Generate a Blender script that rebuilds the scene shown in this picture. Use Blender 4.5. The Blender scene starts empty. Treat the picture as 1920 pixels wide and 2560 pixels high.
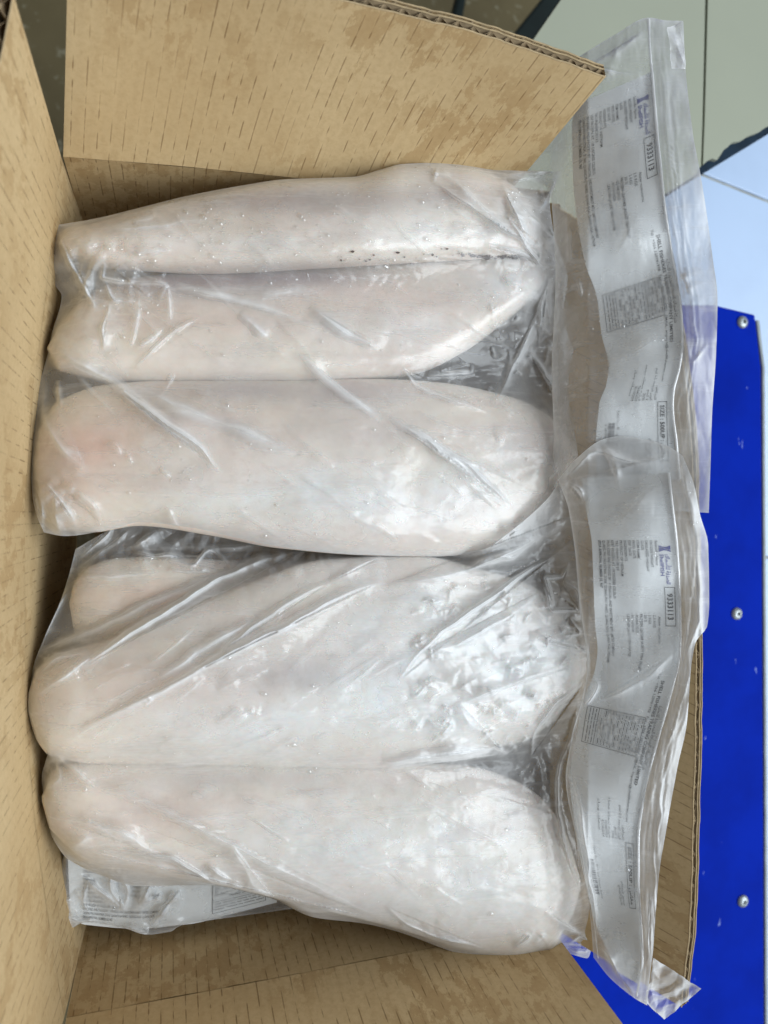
import bpy, math, random, unicodedata
import numpy as np
from mathutils import Vector, Matrix

random.seed(7)
RNG = np.random.RandomState(11)
scene = bpy.context.scene
COL = scene.collection

# ------------------------------------------------------------------ camera
F_PX, CX, CY = 1850.0, 960.0, 1280.0          # focal length in photo pixels
TILT = math.radians(16.0)
CAM_H = 0.3557                                 # metres above the carton's rim
FWD = np.array([math.sin(TILT), 0, -math.cos(TILT)])
RIGHT = np.array([math.cos(TILT), 0, math.sin(TILT)])
UP = np.array([0.0, 1.0, 0.0])
CAM = np.array([0.0, 0.0, CAM_H])
cam_d = bpy.data.cameras.new('camera')
cam_d.sensor_fit = 'VERTICAL'; cam_d.sensor_height = 36.0
cam_d.lens = 36.0 * F_PX / 2560.0
cam_d.clip_start = 0.01; cam_d.clip_end = 50
cam_d.dof.use_dof = True; cam_d.dof.focus_distance = 0.36; cam_d.dof.aperture_fstop = 9
cam = bpy.data.objects.new('camera', cam_d); COL.objects.link(cam)
cam.matrix_world = Matrix(((RIGHT[0], UP[0], -FWD[0], 0), (RIGHT[1], UP[1], -FWD[1], 0),
                           (RIGHT[2], UP[2], -FWD[2], CAM_H), (0, 0, 0, 1)))
scene.camera = cam

# ------------------------------------------------------------------ light
world = bpy.data.worlds.new('World'); scene.world = world
world.use_nodes = True
bg = world.node_tree.nodes['Background']
bg.inputs[0].default_value = (0.98, 0.99, 1.0, 1); bg.inputs[1].default_value = 0.19
def area(name, loc, target, size, power, color):
    l = bpy.data.lights.new(name, 'AREA'); l.shape = 'RECTANGLE'
    l.size, l.size_y = size; l.energy = power; l.color = color
    o = bpy.data.objects.new(name, l); COL.objects.link(o)
    o.location = loc
    o.rotation_euler = (Vector(target) - Vector(loc)).to_track_quat('-Z', 'Y').to_euler()
    return o
area('window_light', (1.70, -0.45, 2.0), (0.1, 0, 0), (2.6, 2.0), 80, (0.87, 0.945, 1.0))
vs = scene.view_settings
vs.view_transform = 'Standard'; vs.look = 'None'; vs.gamma = 1.0; vs.use_curve_mapping = False
vs.exposure = 0.29
scene.cycles.transparent_max_bounces = 24
scene.cycles.use_adaptive_sampling = True; scene.cycles.adaptive_threshold = 0.03
scene.cycles.max_bounces = 5; scene.cycles.diffuse_bounces = 3; scene.cycles.glossy_bounces = 3

# ------------------------------------------------------------------ helpers
def P(px, py, z):
    """photo pixel + height above the rim -> world point(s)"""
    px = np.asarray(px, float); py = np.asarray(py, float); z = np.asarray(z, float)
    d = FWD * F_PX + RIGHT * (px[..., None] - CX) + UP * (CY - py[..., None])
    t = (z - CAM_H) / d[..., 2]
    return CAM + d * t[..., None]
KS = 1920.0 / 1659.0
def K(*pts):      # points read off the 1659-wide view
    return [tuple([p[0] * KS, p[1] * KS] + list(p[2:])) for p in pts]
ZOOM = {1: (0, 0), 2: (960, 0), 3: (0, 500), 4: (960, 500), 5: (0, 1200), 6: (960, 1200), 7: (0, 1860), 8: (960, 1860)}
def Z(n, *pts):
    ox, oy = ZOOM[n]
    return [(ox + x / 1.728, oy + y / 1.728) for x, y in pts]

TAB = RNG.rand(256, 256)
def vnoise(x, y, seed=0):
    x = np.asarray(x, float) + seed * 17.31; y = np.asarray(y, float) + seed * 9.77
    xi = np.floor(x).astype(int); yi = np.floor(y).astype(int)
    fx = x - xi; fy = y - yi
    fx = fx * fx * (3 - 2 * fx); fy = fy * fy * (3 - 2 * fy)
    a = TAB[xi & 255, yi & 255]; b = TAB[(xi + 1) & 255, yi & 255]
    c = TAB[xi & 255, (yi + 1) & 255]; d = TAB[(xi + 1) & 255, (yi + 1) & 255]
    return (a * (1 - fx) + b * fx) * (1 - fy) + (c * (1 - fx) + d * fx) * fy
def fbm(x, y, seed=0, n=4):
    s = 0; a = 0.5
    for i in range(n):
        s = s + a * (vnoise(x, y, seed + i * 3) - 0.5); x = x * 2.03; y = y * 2.03; a *= 0.5
    return s
def crumple(x, y, lam, seed, n=5):
    r = np.random.RandomState(seed); s = 0
    for i in range(n):
        th = r.rand() * math.pi; L = lam * (0.6 + r.rand() * 1.2)
        w = (vnoise(x / (lam * 1.3), y / (lam * 1.3), seed + i * 5) - 0.5) * 1.7
        p = (x * math.cos(th) + y * math.sin(th)) / L + r.rand() * 9 + w
        s = s + np.abs(p % 1 - 0.5) * 2
    return s / n - 0.5
def resample(pts, n, smooth=True):
    a = np.array(pts, float)
    d = np.r_[0, np.cumsum(np.hypot(*(np.diff(a[:, :2], axis=0).T)))]
    t = np.linspace(0, d[-1], n)
    return np.stack([crom(d, a[:, k], t) if smooth else np.interp(t, d, a[:, k]) for k in range(a.shape[1])], 1)
def crom(xs, ys, t):
    """monotone-ish cubic through (xs, ys)"""
    xs = np.asarray(xs, float); ys = np.asarray(ys, float); t = np.asarray(t, float)
    if len(xs) == 2: return np.interp(t, xs, ys)
    h = np.diff(xs); s = np.diff(ys) / h
    m = np.zeros_like(ys); m[0] = s[0]; m[-1] = s[-1]
    for i in range(1, len(xs) - 1):
        m[i] = 0 if s[i - 1] * s[i] <= 0 else (h[i] + h[i - 1]) / (h[i] / s[i] * .5 + h[i - 1] / s[i - 1] * .5 + h[i] / s[i] * .5 + h[i - 1] / s[i - 1] * .5)
    i = np.clip(np.searchsorted(xs, t) - 1, 0, len(h) - 1)
    u = np.clip((t - xs[i]) / h[i], 0, 1); u2 = u * u; u3 = u2 * u
    return (2 * u3 - 3 * u2 + 1) * ys[i] + (u3 - 2 * u2 + u) * h[i] * m[i] + (-2 * u3 + 3 * u2) * ys[i + 1] + (u3 - u2) * h[i] * m[i + 1]
def poly_dist(gx, gy, pts):
    a = np.array(pts, float); best = np.full(gx.shape, 1e9); par = np.zeros(gx.shape)
    seg = np.hypot(*np.diff(a[:, :2], axis=0).T); tot = seg.sum(); acc = 0
    for i in range(len(a) - 1):
        dx, dy = a[i + 1, 0] - a[i, 0], a[i + 1, 1] - a[i, 1]; L2 = dx * dx + dy * dy + 1e-9
        t = np.clip(((gx - a[i, 0]) * dx + (gy - a[i, 1]) * dy) / L2, 0, 1)
        d = np.hypot(gx - a[i, 0] - t * dx, gy - a[i, 1] - t * dy)
        m = d < best; best = np.where(m, d, best); par = np.where(m, (acc + t * seg[i]) / tot, par)
        acc += seg[i]
    return best, par

def mesh_obj(name, verts, faces, mat, parent=None, smooth=True, uv=None, attrs=None):
    me = bpy.data.meshes.new(name)
    verts = np.asarray(verts, float).reshape(-1, 3)
    if isinstance(faces, np.ndarray):
        nf, k = faces.shape
        me.vertices.add(len(verts)); me.vertices.foreach_set('co', verts.ravel())
        me.loops.add(nf * k); me.loops.foreach_set('vertex_index', faces.ravel().astype(np.int32))
        me.polygons.add(nf); me.polygons.foreach_set('loop_start', np.arange(0, nf * k, k, dtype=np.int32))
        me.update(calc_edges=True); me.validate()
    else:
        me.from_pydata([tuple(v) for v in verts], [], [tuple(f) for f in faces]); me.update()
    if smooth:
        me.polygons.foreach_set('use_smooth', np.ones(len(me.polygons), bool))
    if uv is not None:
        uv = np.asarray(uv, float); ul = me.uv_layers.new(name='UVMap')
        li = np.empty(len(me.loops), np.int32); me.loops.foreach_get('vertex_index', li)
        ul.data.foreach_set('uv', uv[li].ravel())
    for k, v in (attrs or {}).items():
        at = me.attributes.new(k, 'FLOAT', 'POINT'); at.data.foreach_set('value', np.asarray(v, np.float32).ravel())
    me.materials.append(mat)
    o = bpy.data.objects.new(name, me); COL.objects.link(o)
    if parent is not None: o.parent = parent
    return o
def grid_faces(n, m, flip=False):
    i = np.arange(n - 1)[:, None] * m + np.arange(m - 1)[None, :]
    f = np.stack([i, i + m, i + m + 1, i + 1], -1).reshape(-1, 4)
    return f[:, ::-1].copy() if flip else f
def thing(name, label, cat, loc=(0, 0, 0), group=None):
    o = bpy.data.objects.new(name, None); COL.objects.link(o); o.empty_display_size = 0.02
    return tag(o, label, cat, group)
def tag(o, label=None, cat=None, group=None, kind=None):
    for k, v in (('label', label), ('category', cat), ('group', group), ('kind', kind)):
        if v: o[k] = v
    return o

# ------------------------------------------------------------------ materials
class NT:
    def __init__(s, name):
        s.m = bpy.data.materials.new(name); s.m.use_nodes = True; s.t = s.m.node_tree
        s.t.nodes.clear(); s.out = s.t.nodes.new('ShaderNodeOutputMaterial')
    def n(s, kind, **kw):
        nd = s.t.nodes.new('ShaderNode' + kind)
        for k, v in kw.items():
            if k.startswith('i_'):
                key = k[2:]; key = int(key) if key.isdigit() else key.replace('_', ' ')
                s.set(nd.inputs[key], v)
            else: setattr(nd, k, v)
        return nd
    def set(s, inp, v):
        if isinstance(v, bpy.types.NodeSocket): s.t.links.new(v, inp)
        elif isinstance(v, bpy.types.Node): s.t.links.new(v.outputs[0], inp)
        else: inp.default_value = v
    def math(s, op, a, b=None, c=None, clamp=False):
        nd = s.t.nodes.new('ShaderNodeMath'); nd.operation = op; nd.use_clamp = clamp
        for i, v in enumerate((a, b, c)):
            if v is not None: s.set(nd.inputs[i], v)
        return nd.outputs[0]
    def mix(s, f, a, b, blend='MIX'):
        nd = s.t.nodes.new('ShaderNodeMix'); nd.data_type = 'RGBA'; nd.blend_type = blend
        s.set(nd.inputs[0], f); s.set(nd.inputs[6], a); s.set(nd.inputs[7], b)
        return nd.outputs[2]
    def noise(s, vec, scale, detail=3, rough=0.5):
        nd = s.n('TexNoise'); nd.inputs['Scale'].default_value = scale
        nd.inputs['Detail'].default_value = detail; nd.inputs['Roughness'].default_value = rough
        if vec is not None: s.set(nd.inputs['Vector'], vec)
        return nd.outputs[0]
    def ramp(s, v, lo, hi):
        nd = s.n('MapRange'); nd.interpolation_type = 'SMOOTHSTEP'; s.set(nd.inputs[0], v)
        nd.inputs[1].default_value = lo; nd.inputs[2].default_value = hi
        return nd.outputs[0]
    def done(s, sh):
        s.t.links.new(sh.outputs[0] if isinstance(sh, bpy.types.Node) else sh, s.out.inputs[0]); return s.m
def rgb(r, g, b): # sRGB 0-255 -> linear
    f = lambda c: (c / 12.92 if c <= 0.04045 else ((c + 0.055) / 1.055) ** 2.4)
    return (f(r / 255), f(g / 255), f(b / 255), 1)

def principled(name, col, rough=0.6, spec=0.4, metal=0.0, noise_amt=0.0, noise_scale=40, bump=0.0, bump_scale=300):
    t = NT(name); geo = t.n('TexCoord').outputs['Object']
    b = t.n('BsdfPrincipled'); b.inputs['Roughness'].default_value = rough
    b.inputs['Specular IOR Level'].default_value = spec; b.inputs['Metallic'].default_value = metal
    if noise_amt:
        n = t.ramp(t.noise(geo, noise_scale, 5, 0.6), 0.3, 0.7)
        dark = tuple(c * (1 - noise_amt) for c in col[:3]) + (1,)
        t.set(b.inputs['Base Color'], t.mix(n, dark, col))
    else: b.inputs['Base Color'].default_value = col
    if bump:
        bp = t.n('Bump'); bp.inputs['Strength'].default_value = bump; bp.inputs['Distance'].default_value = 0.001
        t.set(bp.inputs['Height'], t.noise(geo, bump_scale, 4)); t.set(b.inputs['Normal'], bp)
    return t.done(b)

def make_cardboard():
    t = NT('cardboard_liner')
    uv = t.n('UVMap').outputs[0]
    sx = t.n('SeparateXYZ'); t.set(sx.inputs[0], uv)
    u, v = sx.outputs[0], sx.outputs[1]
    obj = t.n('TexCoord').outputs['Object']
    # dashes that follow the flutes
    wob = t.math('MULTIPLY', t.math('SUBTRACT', t.noise(uv, 35, 2), 0.5), 0.12)
    uu = t.math('ADD', t.math('DIVIDE', u, 0.0054), wob)
    row = t.math('FLOOR', uu); fr = t.math('ABSOLUTE', t.math('SUBTRACT', t.math('FRACT', uu), 0.5))
    cmb = t.n('CombineXYZ'); t.set(cmb.inputs[0], t.math('MULTIPLY', row, 3.17)); t.set(cmb.inputs[1], t.math('MULTIPLY', v, 105.0))
    dn = t.noise(cmb.outputs[0], 1.0, 2, 0.6)
    wid = t.math('MULTIPLY', t.ramp(dn, 0.41, 0.60), 0.070)
    line = t.math('LESS_THAN', fr, wid)
    soft = t.ramp(t.math('SUBTRACT', wid, fr), -0.02, 0.06)
    fade = t.ramp(t.noise(obj, 16, 2), 0.30, 0.55)
    dash = t.math('MULTIPLY', soft, t.math('MULTIPLY_ADD', fade, 0.48, 0.14))
    dash = t.math('MULTIPLY', dash, t.math('GREATER_THAN', wid, 0.004))
    # damp stains with hard tide edges
    stm = t.n('Mapping'); t.set(stm.inputs[0], uv); stm.inputs['Scale'].default_value = (1.0, 0.55, 1)
    stn = t.noise(stm.outputs[0], 78, 8, 0.72)
    where = t.noise(uv, 8.5, 2)
    stain = t.math('MULTIPLY', t.ramp(stn, 0.50, 0.535), t.ramp(where, 0.40, 0.54))
    fib = t.noise(obj, 420, 3, 0.7)
    mott = t.noise(obj, 12, 3)
    base = t.mix(t.ramp(mott, 0.3, 0.7), rgb(194, 168, 126), rgb(205, 180, 138))
    base = t.mix(t.math('MULTIPLY', t.ramp(fib, 0.35, 0.75), 0.26), base, rgb(160, 128, 84))
    base = t.mix(t.math('MULTIPLY', stain, 0.42), base, rgb(158, 124, 78))
    base = t.mix(dash, base, rgb(104, 76, 40))
    b = t.n('BsdfPrincipled'); b.inputs['Roughness'].default_value = 0.78; b.inputs['Specular IOR Level'].default_value = 0.22
    t.set(b.inputs['Base Color'], base)
    # flute ribs showing faintly through the liner
    rib = t.math('SINE', t.math('MULTIPLY', uu, 2 * math.pi))
    hgt = t.math('ADD', t.math('MULTIPLY', rib, 0.12), t.math('MULTIPLY', fib, 0.22))
    hgt = t.math('SUBTRACT', hgt, t.math('MULTIPLY', dash, 0.5))
    bp = t.n('Bump'); bp.inputs['Strength'].default_value = 0.35; bp.inputs['Distance'].default_value = 0.0006
    t.set(bp.inputs['Height'], hgt); t.set(b.inputs['Normal'], bp)
    return t.done(b)
M_CARD = make_cardboard()
M_LINER = principled('liner_cut_edge', rgb(190, 168, 132), 0.85, 0.15, noise_amt=0.25, noise_scale=260)
M_FLUTE = principled('cardboard_fluting', rgb(182, 160, 128), 0.85, 0.15, noise_amt=0.35, noise_scale=220)

def make_fish():
    t = NT('frozen_fish_flesh')
    obj = t.n('TexCoord').outputs['Object']
    pink = t.n('Attribute'); pink.attribute_name = 'pink'
    mauve = t.n('Attribute'); mauve.attribute_name = 'mauve'
    frost = t.n('Attribute'); frost.attribute_name = 'frost'
    st = t.n('Mapping'); t.set(st.inputs[0], obj); st.inputs['Scale'].default_value = (1, 3.2, 1)
    big = t.noise(st.outputs[0], 13, 4, 0.55)
    med = t.noise(st.outputs[0], 60, 4, 0.6)
    base = t.mix(t.ramp(big, 0.3, 0.7), rgb(231, 220, 204), rgb(231, 217, 206))
    base = t.mix(t.math('MULTIPLY', t.ramp(med, 0.4, 0.75), 0.25), base, rgb(214, 199, 188))
    base = t.mix(pink.outputs['Fac'], base, rgb(214, 172, 152))
    base = t.mix(mauve.outputs['Fac'], base, rgb(140, 120, 124))  # mauve flesh tint, plus shade painted into the grooves between fillets
    fr = t.noise(obj, 55, 6, 0.66)
    mp2 = t.n('Mapping'); t.set(mp2.inputs[0], obj); mp2.inputs['Scale'].default_value = (0.35, 2.6, 1)
    stri = t.ramp(t.noise(mp2.outputs[0], 45, 4, 0.55), 0.5, 0.72)
    base = t.mix(t.math('MULTIPLY', stri, 0.28), base, rgb(196, 172, 164))
    frm = t.math('MULTIPLY', frost.outputs['Fac'], t.math('MULTIPLY_ADD', t.ramp(fr, 0.35, 0.72), 0.5, 0.5))
    base = t.mix(frm, base, rgb(243, 245, 245))
    gr = t.noise(obj, 330, 3, 0.7)
    base = t.mix(t.math('MULTIPLY', t.ramp(gr, 0.5, 0.75), 0.22), base, rgb(236, 234, 228))
    base = t.mix(t.math('MULTIPLY', t.ramp(gr, 0.48, 0.3), 0.20), base, rgb(190, 168, 152))
    b = t.n('BsdfPrincipled'); t.set(b.inputs['Base Color'], base)
    b.inputs['Roughness'].default_value = 0.42; b.inputs['Specular IOR Level'].default_value = 0.3
    b.inputs['Subsurface Weight'].default_value = 0.35; b.inputs['Subsurface Radius'].default_value = (1.0, 0.6, 0.45); b.inputs['Subsurface Scale'].default_value = 0.007
    bp = t.n('Bump'); bp.inputs['Strength'].default_value = 0.12; bp.inputs['Distance'].default_value = 0.0010
    t.set(bp.inputs['Height'], t.math('ADD', med, t.math('MULTIPLY', fr, 0.5))); t.set(b.inputs['Normal'], bp)
    return t.done(b)
M_FISH = make_fish()

def make_film(name, haze=0.27, rough=0.19, tint=(0.97, 0.97, 0.97, 1), refl=0.034, micro=0.25, streak=25):
    t = NT(name)
    obj = t.n('TexCoord').outputs['Object']
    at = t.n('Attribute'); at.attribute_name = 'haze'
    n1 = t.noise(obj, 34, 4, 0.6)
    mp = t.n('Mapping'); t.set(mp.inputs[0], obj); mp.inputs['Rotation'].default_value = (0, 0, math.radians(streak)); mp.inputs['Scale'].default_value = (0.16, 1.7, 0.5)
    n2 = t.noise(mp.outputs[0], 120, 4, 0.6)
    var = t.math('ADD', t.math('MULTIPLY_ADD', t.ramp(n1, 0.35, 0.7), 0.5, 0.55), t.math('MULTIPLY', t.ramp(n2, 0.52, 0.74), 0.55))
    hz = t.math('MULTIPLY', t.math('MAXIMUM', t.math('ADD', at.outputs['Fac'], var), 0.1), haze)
    bp = t.n('Bump'); bp.inputs['Strength'].default_value = micro; bp.inputs['Distance'].default_value = 0.0015
    t.set(bp.inputs['Height'], t.noise(obj, 150, 3, 0.55))
    lw0 = t.n('LayerWeight'); lw0.inputs[0].default_value = 0.5; t.set(lw0.inputs['Normal'], bp)
    hz = t.math('DIVIDE', hz, t.math('MAXIMUM', t.math('SUBTRACT', 1.0, lw0.outputs['Facing']), 0.2), clamp=True)
    tr = t.n('BsdfTransparent'); tr.inputs[0].default_value = tint
    df = t.n('BsdfDiffuse'); df.inputs[0].default_value = (0.86, 0.87, 0.88, 1)
    tl = t.n('BsdfTranslucent'); tl.inputs[0].default_value = (0.86, 0.87, 0.88, 1)
    m0 = t.n('MixShader'); m0.inputs[0].default_value = 0.35
    t.t.links.new(df.outputs[0], m0.inputs[1]); t.t.links.new(tl.outputs[0], m0.inputs[2])
    m1 = t.n('MixShader'); t.set(m1.inputs[0], hz)
    t.t.links.new(tr.outputs[0], m1.inputs[1]); t.t.links.new(m0.outputs[0], m1.inputs[2])
    gl = t.n('BsdfGlossy'); gl.inputs['Roughness'].default_value = rough; gl.inputs[0].default_value = (1, 1, 1, 1)
    t.set(gl.inputs['Normal'], bp)
    lw = t.n('LayerWeight'); lw.inputs[0].default_value = 0.5; t.set(lw.inputs['Normal'], bp)
    fres = t.math('MULTIPLY_ADD', t.math('POWER', lw.outputs['Facing'], 4.0), 0.75, refl, clamp=True)
    m2 = t.n('MixShader'); t.set(m2.inputs[0], fres)
    t.t.links.new(m1.outputs[0], m2.inputs[1]); t.t.links.new(gl.outputs[0], m2.inputs[2])
    return t.done(m2)
M_FILM = make_film('clear_plastic_film', streak=28)
M_FILM_B = make_film('clear_plastic_film_lower', streak=-27)
M_FILM_HEAD = make_film('clear_plastic_film_header', haze=0.25, rough=0.38, refl=0.045)
M_SEAM = make_film('heat_sealed_film', haze=0.42, rough=0.2, refl=0.12)
M_DROP = make_film('water_drops', haze=0.01, rough=0.02, refl=0.10, micro=0.0)
M_PAPER = principled('white_label_paper', rgb(234, 238, 240), 0.7, 0.25, noise_amt=0.06, noise_scale=30)
M_INK = principled('black_ink', rgb(62, 64, 68), 0.7, 0.2)
M_INK_SOFT = principled('grey_ink', rgb(98, 100, 102), 0.7, 0.2)
M_BLUEINK = principled('blue_ink', rgb(44, 52, 140), 0.7, 0.2)
M_DARKFLECK = principled('dark_flecks', rgb(98, 84, 80), 0.5, 0.4, noise_amt=0.3, noise_scale=200)

# ------------------------------------------------------------------ setting
def slab(name, poly, z, thick, mat, parent=None, bevel=0.0008):
    """polygon (pixels at height z) extruded down"""
    top = P([p[0] for p in poly], [p[1] for p in poly], np.full(len(poly), z))
    n = len(poly); v = np.vstack([top, top - np.array([0, 0, thick])])
    a = 0.0
    for i in range(n):
        j = (i + 1) % n; a += top[i, 0] * top[j, 1] - top[j, 0] * top[i, 1]
    idx = list(range(n)) if a > 0 else list(range(n))[::-1]
    f = [idx, [i + n for i in idx[::-1]]]
    for q in range(n):
        i, j = idx[q], idx[(q + 1) % n]; f.append([i, i + n, j + n, j])
    o = mesh_obj(name, v, f, mat, parent, smooth=False)
    if bevel:
        bv = o.modifiers.new('bevel', 'BEVEL'); bv.width = bevel; bv.segments = 2; bv.limit_method = 'ANGLE'
    return o

def make_speckle():
    t = NT('speckled_floor'); obj = t.n('TexCoord').outputs['Object']
    n1 = t.noise(obj, 9, 4); n2 = t.noise(obj, 62, 4, 0.6)
    base = t.mix(t.ramp(n1, 0.3, 0.7), rgb(88, 78, 50), rgb(104, 94, 64))
    base = t.mix(t.math('MULTIPLY', t.ramp(n2, 0.58, 0.70), 0.5), base, rgb(160, 158, 136))
    b = t.n('BsdfPrincipled'); t.set(b.inputs['Base Color'], base); b.inputs['Roughness'].default_value = 0.6
    return t.done(b)
fl = mesh_obj('floor', [(-3, -3, -0.62), (3, -3, -0.62), (3, 3, -0.62), (-3, 3, -0.62)], [(0, 1, 2, 3)], make_speckle(), smooth=False)
tag(fl, kind='structure')

M_TILE = principled('pale_blue_tile', rgb(186, 208, 238), 0.28, 0.5, noise_amt=0.08, noise_scale=9)
M_GROUT = principled('grout', rgb(176, 178, 172), 0.9, 0.1, noise_amt=0.3, noise_scale=90)
zt = -0.21
bed = slab('tiled_ledge', [(1480, 380), (2500, 300), (2500, 3000), (1480, 3000)], zt - 0.002, 0.02, M_GROUT); tag(bed, kind='structure')
slab('tile', [(1520, 398), (1752, 430), (1922, 499), (2400, 690), (2400, 250), (1520, 300)], zt, 0.008, M_TILE, bed)
slab('tile', [(1520, 404), (1750, 437), (1920, 506), (2400, 697), (2400, 1500), (1520, 1300)], zt, 0.008, M_TILE, bed)
slab('tile', [(1520, 1306), (2400, 1506), (2400, 2960), (1520, 2960)], zt, 0.008, M_TILE, bed)

def make_blue():
    t = NT('blue_painted_board'); obj = t.n('TexCoord').outputs['Object']
    mp = t.n('Mapping'); t.set(mp.inputs[0], obj); mp.inputs['Scale'].default_value = (1, 0.28, 1)
    spk = t.ramp(t.noise(mp.outputs[0], 230, 2, 0.4), 0.76, 0.79)
    wear = t.ramp(t.noise(obj, 14, 5, 0.6), 0.3, 0.7)
    base = t.mix(wear, rgb(0, 30, 142), rgb(0, 36, 160))
    base = t.mix(t.math('MULTIPLY', spk, 0.5), base, rgb(150, 170, 225))
    b = t.n('BsdfPrincipled'); t.set(b.inputs['Base Color'], base)
    b.inputs['Roughness'].default_value = 0.7; b.inputs['Specular IOR Level'].default_value = 0.04
    bp = t.n('Bump'); bp.inputs['Strength'].default_value = 0.1; bp.inputs['Distance'].default_value = 0.001
    t.set(bp.inputs['Height'], t.noise(obj, 260, 3)); t.set(b.inputs['Normal'], bp)
    return t.done(b)
M_BLUE = make_blue()
zb = -0.15
board = thing('blue_board', 'glossy deep blue board with three round-headed screws under the carton', 'board')
slab('panel', [(700, 752), (1788, 762), (1888, 786), (1903, 920), (1909, 2000), (1912, 3000), (700, 3000)], zb, 0.018, M_BLUE, board, 0.0015)
M_STEEL = principled('screw_steel', rgb(178, 186, 190), 0.4, 0.5, metal=0.6, noise_amt=0.4, noise_scale=700)
def screw(px, py):
    c = P(np.array([px]), np.array([py]), np.array([zb]))[0]
    prof = [(0.0051, 0.0002), (0.0050, 0.0011), (0.0041, 0.0021), (0.0029, 0.0027), (0.0020, 0.0029)]
    v, f = [], []; n = 24
    for r, h in prof:
        for k in range(n):
            a = 2 * math.pi * k / n; v.append((c[0] + r * math.cos(a), c[1] + r * math.sin(a), c[2] + h))
    for ring, (r, h) in enumerate([(0.0019, 0.0029), (0.0017, 0.0011)]):
        for k in range(n):
            a = 2 * math.pi * k / n; s = math.pi / 3; aa = (a % s) - s / 2
            rr = r * math.cos(s / 2) / math.cos(aa); v.append((c[0] + rr * math.cos(a), c[1] + rr * math.sin(a), c[2] + h))
    for q in range(len(prof) + 1):
        for k in range(n):
            a, b = q * n + k, q * n + (k + 1) % n; f.append((a, b, b + n, a + n))
    f.append([(len(prof) + 1) * n + k for k in range(n)])
    return mesh_obj('screw', v, f, M_STEEL, board, smooth=False)
for q in ((1855, 806), (1841, 1534), (1856, 2252)): screw(*q)
M_TRIM = principled('grey_trim', rgb(150, 158, 160), 0.5, 0.4, noise_amt=0.3, noise_scale=60)
tr_ = slab('edge_strip', [(1891, 800), (1899, 800), (1913, 920), (1919, 2000), (1922, 3000), (1915, 3000), (1912, 2000), (1906, 920)], zb - 0.006, 0.01, M_TRIM, board)

# grey-green slab with a chipped edge, its dark core showing
M_GREEN = principled('grey_green_laminate', rgb(160, 165, 148), 0.5, 0.35, noise_amt=0.06, noise_scale=5)
M_CORE = principled('dark_slab_core', rgb(26, 46, 64), 0.75, 0.2, noise_amt=0.45, noise_scale=70)
zg = -0.13
gs = thing('worktop_slab', 'grey-green worktop slab with a chipped dark edge behind the carton', 'worktop')
core_poly = [(1444, -60), (1304, 142), (1000, 580), (1480, 610), (1748, 439), (1926, 331), (2100, 225), (2100, -400), (1690, -400)]
slab('core', core_poly, zg - 0.0035, 0.022, M_CORE, gs)
rag = [(1742, 436), (1748, 418), (1754, 416), (1765, 405), (1779, 396), (1793, 400), (1803, 385), (1808, 376), (1820, 367), (1831, 356), (1846, 354),
       (1858, 349), (1866, 343), (1876, 338), (1888, 334), (1900, 329), (1909, 322), (1918, 316), (1940, 306), (2100, 208)]
slab('panel', [(1444, -62), (1304, 140), (1000, 576), (1470, 604), (1742, 436), (1748, 418), (1753, 417), (1757, 300), (1764, 0), (1772, -380), (1690, -400)], zg, 0.0035, M_GREEN, gs, 0.0006)
slab('panel', rag[2:] + [(2100, -400), (1778, -380), (1770, 0), (1762, 300), (1757.5, 412)], zg, 0.0035, M_GREEN, gs, 0.0006)

M_DARKSTRIP = principled('dark_green_strip', rgb(20, 36, 36), 0.6, 0.3, noise_amt=0.3, noise_scale=30)  # plain dark strips set just above the floor
b1 = slab('dark_strip', [(1150, -30), (1172, -30), (1140, 140), (1104, 140)], -0.5, 0.02, M_DARKSTRIP, None, 0.004)
tag(b1, 'narrow dark strip on the speckled floor above the carton flap', 'bar', 'dark strips on the floor')
b2 = slab('dark_strip', [(1375, -30), (1465, -30), (1260, 200), (1190, 200)], -0.48, 0.02, M_DARKSTRIP, None, 0.004)
tag(b2, 'wide dark diagonal strip beside the grey-green slab', 'bar', 'dark strips on the floor')

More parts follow.
